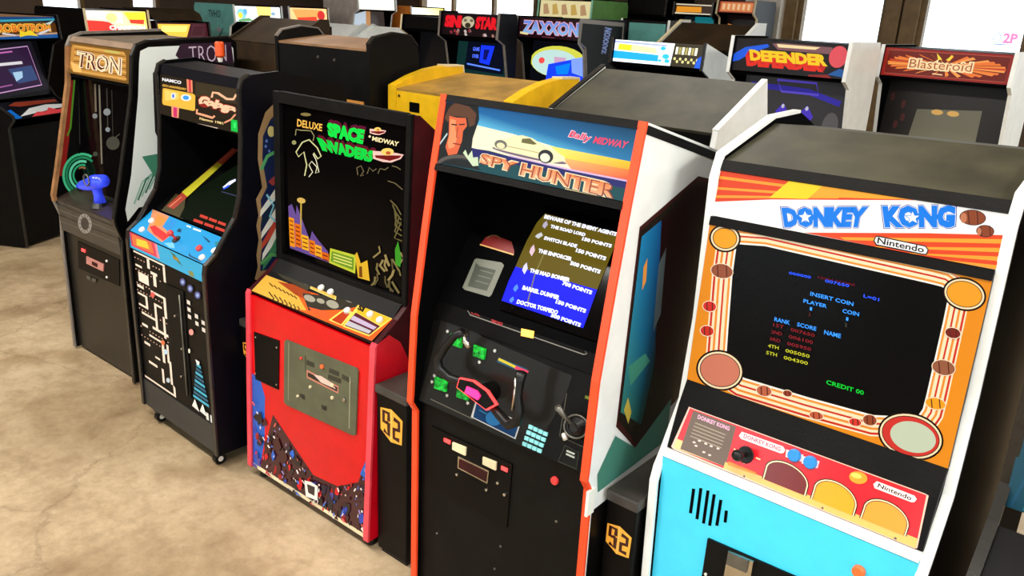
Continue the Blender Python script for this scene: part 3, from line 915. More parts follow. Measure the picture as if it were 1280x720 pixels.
    left = [(300, 352, .05), (262, 312, .055), (205, 295, .06), (172, 262, .064), (170, 222, .068), (200, 170, .072), (236, 120, .075), (262, 104, .074)]
    right = [(335, 378, .05), (385, 430, .055), (425, 466, .06), (462, 452, .064), (472, 400, .068), (468, 340, .072), (478, 275, .075), (486, 238, .076)]
    yk = MB().tube([W_(*p) for p in left], [.010, .011, .0125, .013, .0125, .011, .0105, .012]).tube([W_(*p) for p in right], [.010, .013, .0145, .014, .013, .012, .013, .015])
    yo = yk.build('steering_yoke', RUBBER, R, smooth=True)
    MB().cyl(W_(312, 345, 0), W_(312, 345, .05), .026, .022, 20).build('column', SATIN, yo, smooth=False)
    P2 = Art(Face(P.F.o + n * .072, P.F.ux, P.F.uy, P.F.w, P.F.h)); P2.H = P.H; P2.z = P.z
    plate(P2, [(250, 288), (300, 294), (352, 330), (388, 385), (350, 412), (240, 328)], .010, REDLIT, 'hub_edge', yo, -.010, label='glowing red hub edge')
    plate(P2, [(254, 293), (298, 299), (348, 333), (382, 383), (350, 405), (246, 326)], .004, SATIN, 'hub', yo)
    plate(P2, [(284, 318), (322, 332), (334, 352), (324, 370), (276, 344)], .004, PINKLIT, 'hub_light', yo, .004, label='lit pink hub light')
    MB().tube([W_(262, 104, .06), W_(282, 140, .085), W_(292, 160, .08)], [.010, .009, .008]).build('trigger', CHROME, yo, smooth=True, label='chrome trigger')
    MB().tube([W_(474, 262, .088), W_(466, 340, .084), W_(456, 400, .08)], .003, 6).build('trigger_guard', CHROME, yo, smooth=True)
    # shifter boot
    c = (655, 470)
    bt = MB().cyl(P.at(c, 0), P.at(c, .012), .036, .032, 24).cyl(P.at(c, .012), P.at(c, .026), .026, .012, 20).build('shifter_boot', RUBBER, R, label='black shifter boot')
    MB().tube([tuple(P.at((c[0] + 50 * math.cos(t), c[1] + 52 * math.sin(t)), .014)) for t in np.linspace(0, 2 * math.pi, 25)], .003, 6).build('boot_ring', STEEL, bt, smooth=True)
    MB().tube([tuple(P.at((668, 476), .02)), tuple(P.at((640, 420), .05)), tuple(P.at((632, 372), .075))], [.005, .005, .009]).build('shifter', STEEL, bt, smooth=True)
    MB().tube([tuple(P.at((604, 530), .004)), tuple(P.at((600, 505), .012))], [.008, .005], 8).build('toggle', WHITEPL, R, smooth=True)
    # lower front
    gf = Face.board((.036, .02), (.036, .79), iw)
    G = Art(gf, face_quad(R, gf)); G.z = Z(500, 500, 3.273)
    d = plate(G, [(132, 105), (462, 262), (440, 520), (120, 350)], 0.004, BLACK, 'coin_door', R)
    plate(G, [(246, 225), (372, 285), (366, 338), (244, 274)], 0.005, CHROME, 'coin_slot_plate', d, .004)
    plate(G, [(252, 235), (366, 290), (361, 328), (250, 270)], 0.002, MAROON, 'coin_slot', d, .009)
    for a in ((250, 190), (374, 250)):
        plate(G, [(a[0] - 27, a[1] - 22), (a[0] + 28, a[1]), (a[0] + 26, a[1] + 34), (a[0] - 28, a[1] + 8)], .006, CREAM, 'reject_button', d, .004, .001)
    for a in ((198, 164), (432, 278)):
        plate(G, [(a[0] - 12, a[1] - 12), (a[0] + 14, a[1]), (a[0] + 12, a[1] + 14), (a[0] - 12, a[1] + 2)], .003, REDLIT, 'coin_light', d, .004, label='lit red coin light')
    for a in ((242, 300), (362, 362), (408, 334), (436, 382)):
        knob(G, a, .005, .008, CHROME, 'lock', d, .004, 10)
    knob(G, (636, 328), .012, .008, REDPL, 'start_button', R, label='red round button')
    for a in ((152, 545), (412, 598), (388, 690), (640, 496)):
        knob(G, a, .004, .003, STEEL, 'bolt', R, n=8)
    # outer side graphic
    F2 = Face((hw + .0005, 0, 0), (0, 1, 0), (0, 0, 1), .72, 1.7)
    U = Art(F2)

    def u(y, z):
        return (y / .72, 1 - z / 1.7)

    def up(pts):
        return [u(*p) for p in pts]
    U.poly(up([(.11, .905), (.128, 1.415), (.40, 1.50), (.66, 1.44), (.66, .93), (.22, .80)]), (60, 26, 24))
    U.poly(up([(.118, .92), (.135, 1.405), (.40, 1.487), (.65, 1.43), (.65, .94), (.22, .815)]), (30, 26, 20))
    U.poly(up([(.125, .94), (.142, 1.39), (.25, 1.42), (.30, 1.10), (.24, .86)]), None, [(50, 120, 110), (30, 120, 170), (16, 70, 130), (10, 26, 34), (14, 60, 56)])
    U.poly(up([(.23, 1.415), (.40, 1.475), (.64, 1.42), (.64, .95), (.28, 1.0)]), (30, 9, 10))
    U.poly(up([(.165, 1.31), (.18, 1.33), (.185, 1.27), (.17, 1.25)]), (210, 140, 60)).poly(up([(.24, 1.30), (.27, 1.34), (.28, 1.16), (.25, 1.12)]), (80, 92, 96))
    U.poly(up([(.14, .94), (.155, .97), (.18, .92), (.17, .89)]), (190, 170, 70)).poly(up([(.14, 1.06), (.22, 1.07), (.25, 1.04), (.16, 1.0)]), (60, 130, 110))
    U.poly(up([(.05, .745), (.04, .80), (.11, .88), (.22, .80), (.40, .88), (.40, .75)]), (70, 130, 114))
    U.build('side_graphic', GLOSS, R)
    MB().box(hw - .001, hw + .006, -.001, .03, .70, .77).build('hinge', WHITEPL, R)


front_driving()


# ================================================================== front row: red cabinet
def front_red():
    R = thing('arcade_cabinet', 'arcade cabinet with glossy red lower front, olive coin door and dark framed glass above', 'arcade machine',
              -2.31017, 1.59131, 0.011317, -0.00155, 0.00869, z=0.004)
    hw = 0.372; iw = 0.349
    low = [(.012, .045), (.05, .79), (.058, .802)]
    path = low + [(.148, .862), (.198, .905), (.217, 1.54), (.24, 1.54)]
    sides(R, path + [(.62, 1.26), (.70, 1.05), (.70, .045)], low, hw, SHADEDRED, PINKMOLD, t=.023, mold_label='pinkish red edge moulding')
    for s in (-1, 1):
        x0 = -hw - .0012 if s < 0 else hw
        MB().prism(low + [(.11, .82), (.16, .78), (.20, .70), (.22, .045)], x0, x0 + .0012).build('lower_side_tone', REDSIDE, R, label='bright red lower side')  # lit tone of the same red, laid over the shaded panel
    board(R, 'top', (.222, 1.542), (.62, 1.255), hw - .003, BLACK)
    fp = board(R, 'front_panel', (.018, .05), (.052, .785), iw, REDP)
    cp = board(R, 'control_panel', (.051, .803), (.147, .862), iw, SATIN)
    board(R, 'sill', (.147, .862), (.192, .91), iw, SATIN)
    gl = board(R, 'glass', (.205, .912), (.219, 1.53), iw, GLASSBLACK)
    for s in (-1, 1):
        w_ = .036 if s < 0 else .014
        MB().slab((.186, .90), (.203, 1.545), (-hw + .004 if s < 0 else iw - w_ + .012), (-hw + .004 + w_ if s < 0 else hw - .004), .02).build('glass_frame_bar', SATIN, R, bevel=.002)
    MB().slab((.201, 1.505), (.203, 1.548), -hw + .04, iw - .002, .02).build('glass_frame_bar', SATIN, R, bevel=.002)
    MB().slab((.186, .90), (.187, .925), -hw + .04, iw - .002, .02).build('glass_frame_bar', SATIN, R, bevel=.002)
    board(R, 'back', (.70, 1.05), (.70, .05), iw, BLACK)
    board(R, 'back_slope', (.62, 1.255), (.695, 1.05), iw, BLACK)
    MB().slab((.014, .048), (.0155, .062), -iw, iw, .004).build('bottom_strip', CREAM, R)
    for x in (-.33, .33):
        for y in (.06, .64):
            MB().cyl((x, y, -.004), (x, y, .05), .022, .018, 12).build('leveler_foot', RUBBER, R)
    # glass print
    A = Art(Face.board((.205, .912), (.219, 1.53), iw), [(349, 116), (519, 152), (505, 377), (345, 323)], start=.001)
    A.z = Z(360, 130, 6.545)
    A.text('DELUXE', [(80, 112), (302, 165), (294, 226), (74, 178)], (110, 40, 20), bold=.05).text('DELUXE', [(82, 114), (300, 166), (294, 224), (76, 176)], (244, 196, 86), bold=.02)
    for dx, dy, c in ((12, -26, (90, 20, 50)), (8, -16, (90, 20, 50)), (0, 0, (22, 226, 74))):
        A.text('SPACE', A.shift([(336, 148), (664, 222), (640, 342), (348, 268)], dx, dy), c, bold=.075)
    for dx, dy, c in ((14, -22, (96, 20, 40)), (8, -12, (96, 20, 40)), (0, 0, (20, 214, 70))):
        A.text('INVADERS', A.shift([(244, 272), (746, 398), (708, 490), (292, 384)], dx, dy), c, bold=.075)
    A.text('MIDWAY', [(726, 276), (946, 328), (936, 366), (720, 312)], (250, 232, 180), bold=.035)
    A.disc((702, 278), 10, 10, (250, 232, 180))
    for (cx, cy, k) in ((772, 240, .62), (850, 440, 1.15)):
        A.poly([(cx - 110 * k, cy - 40 * k), (cx - 20 * k, cy - 30 * k), (cx + 60 * k, cy - 20 * k), (cx + 112 * k, cy - 8 * k), (cx + 90 * k, cy + 22 * k), (cx + 20 * k, cy + 46 * k), (cx - 40 * k, cy + 40 * k), (cx - 110 * k, cy + 16 * k)], (250, 200, 190))
        A.poly([(cx - 96 * k, cy - 8 * k), (cx + 98 * k, cy - 2 * k), (cx + 80 * k, cy + 16 * k), (cx + 10 * k, cy + 34 * k), (cx - 90 * k, cy + 10 * k)], (116, 24, 26))
        A.disc((cx - 4 * k, cy - 30 * k), 46 * k, 26 * k, (250, 210, 110)).disc((cx + 2 * k, cy - 22 * k), 18 * k, 12 * k, (196, 90, 50))
    for q in ([(590, 590), (584, 530), (620, 515), (640, 560), (610, 600), (640, 590)], [(670, 580), (690, 530), (720, 560), (750, 540)], [(760, 580), (780, 540), (820, 550), (850, 530)], [(880, 520), (920, 530), (950, 552)], [(840, 640), (900, 660), (960, 712)]):
        A.line(q, 9, (106, 98, 70))
    # pale abstract arches left of the lettering
    A.line([(128, 590), (150, 500), (130, 390), (80, 430), (60, 390), (120, 310), (180, 290), (250, 360), (280, 430), (250, 450), (215, 400)], 11, (206, 206, 150))
    A.line([(165, 600), (200, 560), (170, 500), (195, 470), (240, 520), (225, 570), (255, 560), (235, 460), (210, 410)], 8, (226, 224, 190))
    A.line([(60, 250), (70, 200), (110, 210), (150, 212), (200, 216), (226, 260), (215, 300)], 8, (150, 144, 100)).disc((46, 310), 20, 18, (150, 150, 96)).disc((160, 80), 46, 14, (130, 116, 70), .1)
    A.z = Z(300, 100, 2.769)
    A.poly([(154, 440), (168, 432), (182, 470), (186, 436), (202, 480), (230, 560), (240, 528), (262, 560), (296, 600), (300, 640), (154, 590)], (104, 78, 150))
    A.line([(204, 410), (196, 560)], 6, (190, 160, 70)).disc((204, 420), 16, 10, (210, 176, 90), .2)
    for x, y, w_, h_, c in ((154, 478, 20, 110, (240, 150, 30)), (176, 500, 22, 90, (230, 110, 26)), (200, 540, 26, 60, (246, 176, 40)), (228, 558, 22, 56, (232, 120, 30)), (250, 575, 24, 50, (246, 170, 40)), (274, 600, 26, 36, (220, 100, 26))):
        A.poly([(x, y), (x + w_, y + w_ * .3), (x + w_, y + h_), (x, y + h_ - w_ * .3)], c)
        for r in range(int(h_ / 16)):
            A.line([(x + 3, y + 12 + r * 15), (x + w_ - 4, y + 18 + r * 15)], 4, (110, 40, 16))
    A.poly([(306, 588), (400, 612), (394, 676), (300, 640)], (196, 206, 60)).poly([(312, 598), (392, 620), (388, 664), (306, 634)], (110, 150, 40))
    for k in range(3):
        A.line([(316, 608 + k * 11), (384, 628 + k * 11)], 5, (216, 220, 110))
    A.poly([(396, 610), (404, 600), (416, 640), (440, 628), (446, 700), (404, 690)], (226, 180, 46)).poly([(410, 650), (420, 650), (420, 690), (408, 686)], (120, 70, 20))
    rg = random.Random(3)
    for k in range(16):
        x = 450 + rg.random() * 110; y = 560 + (x - 450) * .25 + rg.random() * 130
        A.line([(x, y), (x + rg.uniform(-16, 16), y + 20), (x + rg.uniform(-24, 24), y + 40)], rg.uniform(5, 9), rg.choice([(120, 108, 66), (150, 132, 84), (90, 80, 50)]))
    A.poly([(540, 590), (552, 560), (562, 620), (556, 650), (540, 640)], (60, 150, 40))
    for k in range(6):
        A.line([(530 + k * 7, 420 + k * 15), (550 - k * 2, 440 + k * 22), (566, 470 + k * 18)], 5, (100, 92, 56))
    A.build('glass_print', DIMLIT, gl)
    # control panel
    P = Art(Face.board((.051, .803), (.147, .862), iw), [(334, 345), (498, 395), (468, 434), (312, 361)])
    P.z = Z(290, 320, 4)
    P.poly([(92, 165), (150, 112), (300, 160), (832, 302), (712, 444)], (222, 88, 30))
    P.poly([(92, 165), (150, 112), (240, 140), (290, 240), (240, 232)], (206, 160, 62))
    for k in range(7):
        P.line([(150 + k * 17, 168 + k * 9), (162 + k * 16, 190 + k * 7), (148 + k * 17, 204 + k * 7)], 5, (60, 40, 14))
        P.line([(160 + k * 14, 138 + k * 7), (170 + k * 14, 150 + k * 7)], 5, (96, 64, 20))
    P.poly([(190, 132), (250, 140), (320, 168), (300, 200), (250, 176)], (150, 60, 26))
    P.poly([(230, 80), (330, 104), (330, 140), (300, 160), (210, 120)], (60, 56, 46)).poly([(280, 170), (470, 160), (560, 190), (590, 215), (500, 235), (470, 240), (390, 240), (300, 240)], (46, 42, 36))
    for x, y, r in ((260, 110, 20), (310, 190, 26), (420, 215, 34), (360, 200, 20), (510, 190, 30), (300, 130, 16)):
        P.disc((x, y), r, r * .5, (150, 146, 130), .3)
    P.poly([(300, 225), (400, 250), (400, 290), (330, 262)], (226, 84, 40))
    P.poly([(374, 98), (484, 138), (436, 196), (314, 152)], (210, 190, 110)).poly([(378, 102), (470, 136), (452, 156), (354, 122)], (70, 66, 60)).poly([(352, 128), (450, 162), (430, 190), (322, 150)], (206, 160, 60))
    P.poly([(490, 232), (540, 256), (480, 326), (400, 290)], (236, 200, 90)).poly([(484, 245), (520, 262), (474, 318), (416, 290)], (170, 50, 20))
    P.poly([(574, 206), (828, 300), (684, 410), (484, 330)], (230, 200, 90)).poly([(580, 214), (816, 300), (756, 340), (560, 256)], (214, 170, 40))
    P.poly([(556, 256), (750, 345), (684, 400), (496, 326)], (86, 30, 46)).poly([(545, 272), (724, 350), (706, 366), (528, 292)], (176, 160, 190)).poly([(520, 300), (690, 372), (676, 390), (500, 322)], (170, 170, 180))
    P.text('SI', [(570, 216), (612, 232), (600, 256), (560, 240)], (20, 14, 10), bold=.06)
    P.build('control_panel_print', GLOSS, cp)
    for q in ((366, 150), (410, 165), (505, 248), (655, 272), (735, 308)):
        knob(P, q, .0135, .011, WHITEPL, 'push_button', cp, label='white push button')
    # lower front
    f = Face.board((.018, .05), (.052, .785), iw)
    G = Art(f, [(320, 366), (465, 436), (457, 676), (320, 577)], start=.0008)
    G.z = Z(290, 320, 4)
    sp = plate(G, [(136, 366), (256, 414), (250, 656), (140, 598)], .004, BLACK, 'speaker_plate', R)
    for q in ((146, 392), (246, 446), (142, 570), (243, 630)):
        knob(G, q, .004, .003, CHROME, 'rivet', sp, .004, 8)
    G.z = Z(330, 400, 4.5)
    dr = plate(G, [(150, 100), (530, 272), (540, 290), (526, 648), (512, 652), (144, 462), (134, 445), (140, 112)], .007, OLIVEDOOR, 'coin_door', R, bevel=.001)
    G2 = Art(Face(f.o + f.n * .007, f.ux, f.uy, f.w, f.h)); G2.H = G.H; G2.z = G.z
    G2.line([(166, 115), (160, 440)], 5, (130, 130, 104)).line([(498, 320), (492, 612)], 5, (150, 148, 120)).line([(255, 190), (255, 275)], 4, (40, 42, 30))
    G2.poly([(262, 270), (436, 370), (434, 412), (262, 316)], (190, 120, 100)).poly([(268, 284), (430, 376), (428, 400), (268, 308)], (30, 26, 22)).poly([(300, 300), (340, 308), (400, 350), (420, 385), (340, 345)], (220, 190, 176))
    for a, b in (((262, 215), (305, 235)), ((385, 265), (440, 290)), ((455, 300), (495, 325)), ((380, 300), (450, 330))):
        G2.poly([a, (b[0], b[1]), (b[0] - 2, b[1] + 26), (a[0] - 2, a[1] + 26)], (44, 46, 34))
    G2.poly([(222, 400), (250, 412), (250, 440), (224, 420)], (28, 28, 22)).poly([(340, 470), (370, 480), (370, 506), (344, 495)], (24, 24, 20))
    G2.build('coin_door_print', PRINT, dr)
    for q, r, m in (((235, 205), .006, REDPL), ((348, 256), .009, ORANGEPL), ((284, 366), .006, CREAM), ((404, 362), .007, CREAM), ((403, 432), .007, CREAM), ((468, 446), .009, CHROME), ((214, 415), .005, CREAM), ((506, 352), .004, CHROME)):
        knob(G2, q, r, .007, m, 'coin_mechanism_knob', dr, n=12)
    # printed skyline along the bottom
    K = Art(f, [(320, 366), (465, 436), (457, 676), (320, 577)], start=.0006)
    K.z = Z(300, 470, 2.677)
    # printed skyline: shards
    K.poly([(54, -20), (80, 0), (95, 60), (92, 200), (76, 352), (54, 345)], (26, 90, 190))
    K.poly([(404, 330), (440, 280), (500, 250), (500, 590), (440, 540)], (24, 96, 190))
    K.poly([(76, 352), (120, 120), (200, 250), (250, 330), (330, 372), (400, 360), (470, 440), (498, 560), (498, 655), (280, 510)], (60, 16, 26))
    rg = random.Random(11)
    pal = [(20, 14, 20), (20, 14, 20), (24, 20, 40), (30, 60, 150), (120, 16, 30), (226, 214, 206), (90, 90, 170), (200, 40, 44), (20, 14, 20), (40, 80, 170), (236, 230, 226)]

    def top(x):
        return np.interp(x, [54, 90, 120, 200, 250, 330, 400, 440, 498], [40, 110, 100, 240, 330, 372, 350, 270, 250])

    def bot(x):
        return 348 + (x - 54) * .70
    def edge_ok(x, y):
        return min(max(y, top(x)), bot(x) - 2)
    for k in range(150):
        x = 58 + rg.random() * 436; a, b = top(x), bot(x)
        y = a + (b - a) * (rg.random() ** .8); r = rg.uniform(7, 26); n_ = rg.randint(4, 7); t0 = rg.random() * 6
        pts = []
        for m_ in range(n_):
            rr = r * rg.uniform(.35, 1.25); t = t0 + 6.283 * m_ / n_
            px_, py_ = x + rr * .55 * math.cos(t), y + rr * 1.1 * math.sin(t)
            px_ = min(max(px_, 54), 498)
            pts.append((px_, edge_ok(px_, py_)))
        K.poly(pts, rg.choice([(18, 12, 20), (18, 12, 20), (24, 18, 44), (26, 62, 170), (150, 12, 26), (80, 70, 150), (200, 16, 30), (28, 96, 200), (60, 10, 20), (28, 96, 200) if x < 110 or x > 420 else (18, 12, 20)]))
    for k in range(110):
        x = 60 + rg.random() * 430; a, b = top(x), bot(x)
        y = a + (b - a) * rg.random(); l_ = rg.uniform(4, 15); d_ = rg.uniform(-.6, .6)
        K.line([(x, edge_ok(x, y)), (x + l_ * d_ * .5, edge_ok(x, y + l_ * .5)), (x + l_ * d_, edge_ok(x, y + l_))], rg.uniform(1.5, 5), rg.choice([(236, 230, 226), (226, 214, 206), (150, 130, 190), (220, 90, 90), (60, 110, 210)]))
    K.poly([(196, 452), (320, 536), (400, 590), (400, 600), (300, 540), (196, 468)], (30, 90, 180))
    K.poly([(228, 344), (250, 350), (272, 366), (270, 414), (232, 398)], (236, 232, 226)).poly([(236, 356), (262, 368), (260, 398), (240, 386)], (50, 40, 40))
    K.poly([(452, 560), (498, 585), (498, 640), (454, 612)], (150, 140, 110))
    K.build('skyline_print', GLOSS, fp)


front_red()


# ================================================================== front row: black cabinet with blue control deck
def front_maze():
    R = thing('arcade_cabinet', 'black arcade cabinet on casters with blue control deck and white maze print on its front', 'arcade machine',
              -3.12254, 1.53352, -0.013515, 0.00354, 0.01201, z=.004)
    hw = .325; iw = .307
    path = [(.0, .07), (.0, .86), (.006, .895), (.05, .93), (.14, 1.06), (.168, 1.15), (.185, 1.36), (.188, 1.55), (.2, 1.585), (.23, 1.60)]
    sides(R, path + [(.36, 1.612), (.65, 1.545), (.68, 1.50), (.68, .07)], path, hw, NAVY, BLACKMOLD)
    fp = board(R, 'front_panel', (.008, .2), (.008, .824), iw, BLACK)
    board(R, 'plinth', (.004, .07), (.004, .2), iw, mat('charcoal_plinth', (44, 44, 44), .45, var=.15))
    lip = board(R, 'control_panel_lip', (.004, .824), (.008, .893), iw, BLACK)
    cp = board(R, 'control_panel', (.01, .897), (.117, .975), iw, BLACK)
    mb_ = board(R, 'monitor_board', (.125, .98), (.52, 1.215), iw, INSIDE)
    MB().hexa([(-iw, .52, 1.215), (iw, .52, 1.215), (iw, .53, 1.215), (-iw, .53, 1.215), (-iw, .40, 1.39), (iw, .40, 1.39), (iw, .41, 1.39), (-iw, .41, 1.39)]).build('hood', INSIDE, R)
    MB().box(-iw, iw, .20, .42, 1.372, 1.382).build('hood', INSIDE, R)
    mq = board(R, 'marquee', (.185, 1.382), (.2, 1.547), iw, BLACK)
    board(R, 'marquee_retainer', (.196, 1.547), (.205, 1.585), iw, NAVY)
    board(R, 'top', (.205, 1.587), (.36, 1.598), iw, NAVY)
    board(R, 'top_rear', (.36, 1.598), (.66, 1.53), iw, NAVY)
    board(R, 'back', (.68, 1.50), (.68, .07), iw, BLACK)
    for x in (-.235, .27):
        for y in (.035, .60):
            c = MB().cyl((x - .012, y, .026), (x + .012, y, .026), .026, .026, 16).box(x - .02, x + .02, y - .02, y + .02, .05, .07).build('caster', RUBBER, R)
            MB().cyl((x - .0135, y, .026), (x + .0135, y, .026), .012, .012, 10).build('caster_hub', WHITEPL, c)
    # marquee
    A = Art(Face.board((.185, 1.382), (.2, 1.547), iw), [(50, 40), (838, 255), (832, 680), (50, 465)], Z(195, 85, 8))
    A.fill((40, 32, 22))
    A.poly([(420, 150), (838, 255), (836, 400), (420, 300)], (62, 52, 36))
    A.text('NAMCO', [(76, 84), (278, 134), (276, 168), (74, 118)], (252, 250, 250), bold=.04)
    A.text('50TH ANNIVERSARY', [(78, 152), (330, 212), (330, 236), (78, 178)], (246, 190, 80), bold=.03)
    A.poly([(330, 110), (388, 124), (394, 260), (340, 250)], (250, 150, 110)).poly([(352, 118), (374, 124), (378, 255), (356, 250)], (214, 60, 70))
    A.poly([(80, 200), (100, 196), (400, 272), (420, 292), (418, 440), (400, 446), (90, 372), (76, 350)], (252, 190, 70)).poly([(100, 216), (250, 256), (250, 320), (110, 330)], (250, 214, 110))
    A.disc((196, 284), 26, 34, (252, 240, 230)).disc((194, 284), 12, 22, (80, 130, 230)).disc((326, 308), 54, 34, (252, 244, 236), .2).disc((326, 308), 32, 22, (60, 160, 240), .2)
    A.poly([(176, 385), (256, 402), (252, 516), (180, 500)], (250, 160, 120)).poly([(196, 400), (236, 410), (236, 508), (198, 498)], (214, 50, 110))
    A.text('Galaga', [(450, 270), (815, 400), (805, 505), (440, 430)], (150, 40, 30), bold=.14, shear=.2).text('Galaga', [(458, 282), (810, 406), (800, 496), (448, 420)], (255, 206, 166), bold=.08, shear=.2)
    A.line([(440, 430), (436, 470), (500, 490), (590, 520), (610, 500)], 22, (250, 170, 130)).line([(580, 320), (590, 270), (640, 280), (720, 340), (780, 345), (806, 300)], 22, (250, 190, 150)).line([(800, 490), (760, 540), (700, 570)], 16, (250, 160, 120))
    A.text('Namco 1981', [(466, 510), (690, 565), (690, 590), (464, 536)], (252, 220, 150), bold=.03)
    A.poly([(440, 572), (640, 620), (640, 628), (440, 580)], (250, 224, 200))
    A.poly([(762, 536), (826, 552), (824, 664), (762, 648)], (24, 196, 70)).poly([(784, 566), (808, 572), (806, 626), (784, 620)], (60, 236, 110))
    A.build('marquee_print', BACKLIT, mq)
    # monitor board
    f = Face.board((.125, .98), (.52, 1.215), iw)
    B = Art(f, face_quad(R, f), start=.002); B.z = Z(0, 160, 4)
    B.poly([(800, 420), (880, 330), (930, 350), (900, 470)], (58, 50, 20))
    B.poly([(834, 392), (1165, 100), (1192, 112), (870, 408)], (150, 50, 36)).poly([(910, 322), (1090, 172), (1112, 186), (938, 346)], (186, 180, 40))
    B.line([(850, 395), (910, 345)], 4, (210, 130, 90)).line([(1100, 170), (1170, 112)], 4, (210, 110, 80))
    B.build('bezel_strip', PRINT, mb_)
    Sx = Art(f, face_quad(R, f), start=.004); Sx.z = Z(0, 160, 4)
    Sx.poly([(960, 330), (1200, 180), (1200, 420), (1150, 530), (900, 450)], (10, 18, 8))
    for k, (x0, y0, x1, y1) in enumerate(((1000, 440, 1135, 490), (968, 462, 1130, 520))):
        for j in range(3):
            t0, t1 = j / 3 + .02, (j + 1) / 3 - .03
            Sx.line([(x0 + (x1 - x0) * t0, y0 + (y1 - y0) * t0), (x0 + (x1 - x0) * t1, y0 + (y1 - y0) * t1)], 14, (190, 62, 50))
    Sx.poly([(1115, 300), (1150, 270), (1180, 258), (1182, 268), (1150, 290), (1130, 306)], (220, 220, 255)).poly([(1118, 306), (1148, 286), (1150, 296), (1120, 312)], (40, 80, 240)).line([(1110, 322), (1190, 345)], 4, (60, 60, 90))
    Sx.build('screen_image', SCREEN, mb_)
    # control deck
    P = Art(Face.board((.01, .897), (.117, .975), iw), [(290, 78), (868, 282), (718, 545), (30, 240)], Z(155, 255, 6.86))
    P.fill((26, 140, 200))
    P.poly([(290, 78), (410, 122), (350, 190), (400, 270), (310, 335), (200, 230), (240, 170)], (196, 130, 90)).poly([(320, 110), (390, 140), (330, 190), (260, 200)], (226, 130, 60)).poly([(230, 200), (280, 190), (390, 270), (330, 320), (250, 260)], (206, 46, 50)).poly([(340, 200), (420, 138), (470, 160), (400, 235)], (40, 130, 200))
    P.poly([(330, 340), (420, 330), (430, 385), (380, 385)], (110, 180, 210)).poly([(660, 255), (700, 275), (735, 305), (720, 310)], (20, 60, 90)).poly([(830, 300), (800, 330), (780, 340), (770, 300)], (40, 120, 130))
    P.poly([(560, 420), (580, 450), (640, 480), (700, 520), (640, 500), (560, 460)], (16, 70, 110)).poly([(456, 230), (480, 205), (500, 215), (490, 240)], (20, 60, 90))
    P.line([(540, 185), (572, 196)], 10, (226, 240, 250)).line([(590, 205), (650, 222)], 12, (226, 240, 250))
    P.build('control_deck_print', GLOSS, cp)
    joystick(P, (450, 300), cp, REDPL, .03, .013)
    knob(P, (655, 375), .014, .012, REDPL, 'fire_button', cp, label='red fire button')
    for q in ((262, 160), (156, 232), (690, 468), (786, 388)):
        knob(P, q, .014, .010, WHITEPL, 'push_button', cp, label='white push button')
    Lp = Art(Face.board((.004, .824), (.008, .893), iw), [(38, 262), (712, 552), (686, 684), (70, 410)], Z(155, 255, 6.86))
    Lp.fill((40, 160, 208))
    Lp.poly([(38, 262), (285, 370), (320, 500), (80, 396)], (206, 60, 84)).poly([(60, 285), (240, 360), (270, 460), (90, 385)], (226, 110, 60)).poly([(110, 330), (200, 350), (230, 420), (120, 390)], (240, 196, 60)).poly([(270, 364), (290, 372), (322, 500), (300, 490)], (244, 130, 150))
    Lp.poly([(410, 430), (450, 460), (520, 560), (470, 520)], (60, 100, 60)).poly([(430, 470), (480, 490), (490, 520), (440, 500)], (150, 120, 40)).poly([(560, 590), (600, 600), (610, 640), (570, 630)], (120, 130, 70))
    Lp.build('lip_print', GLOSS, lip)
    # front print: generic corridors, dots and tower
    G = Art(Face.board((.008, .2), (.008, .824), iw), [(165, 315), (256, 354), (262, 541), (170, 483)])
    G.z = Z(155, 300, 1)
    gq = [(11, 17), (100, 55), (106, 240), (15, 182)]

    def g(u, v):
        return lerp_quad(gq, u, v, u, v)[0]

    def bar(u0, v0, u1, v1, c):
        G.poly([g(u0, v0), g(u1, v0), g(u1, v1), g(u0, v1)], c)
    cr = (246, 224, 206)
    bars = [(.03, .10, .12, .115), (.2, .02, .235, .09), (.24, .10, .33, .12), (.42, .02, .45, .13), (.02, .005, .45, .017), (.06, .15, .2, .22), (.27, .12, .31, .20), (.03, .25, .12, .27),
            (.22, .245, .42, .262), (.39, .25, .425, .40), (.03, .31, .16, .325), (.13, .32, .16, .40), (.03, .395, .16, .41), (.25, .33, .28, .52), (.25, .33, .36, .345), (.06, .45, .25, .467), (.36, .40, .39, .56),
            (.2, .52, .42, .54), (.05, .54, .13, .56), (.14, .60, .34, .615), (.31, .60, .345, .76), (.06, .68, .14, .70), (.38, .60, .41, .74), (.40, .72, .43, .90), (.2, .75, .27, .765), (.02, .97, .46, .985), (.43, .90, .46, .985), (.10, .82, .22, .84), (.28, .82, .31, .93)]
    for b in bars:
        bar(*b, cr)
    for k in range(70):
        row = k // 10; i = k % 10
        u = .03 + i * .042; v = (.05, .135, .235, .29, .43, .57, .64, .79)[row % 8]
        if not any(b[0] - .015 < u < b[2] + .015 and b[1] - .012 < v < b[3] + .012 for b in bars):
            bar(u, v, u + .014, v + .007, (236, 190, 170))
    for u, v, c in ((.25, .27, (230, 80, 80)), (.34, .60, (226, 110, 60)), (.37, .66, (190, 220, 240)), (.37, .88, (190, 200, 210))):
        G.disc(g(u, v), 2.6, 3.4, c, n=12)
    for u, v in ((.70, .06), (.80, .08), (.90, .10)):
        G.disc(g(u, v), 3.6, 4.6, (70, 80, 140)).disc(g(u, v), 1.8, 2.4, (150, 170, 220))
    for u, v in ((.74, .17), (.74, .22), (.74, .27), (.84, .24), (.84, .29), (.93, .26), (.93, .31)):
        bar(u, v, u + .045, v + .028, (220, 210, 200))
    G.disc(g(.77, .39), 3, 4, (230, 150, 140)).disc(g(.72, .54), 1.4, 3, (230, 220, 200))
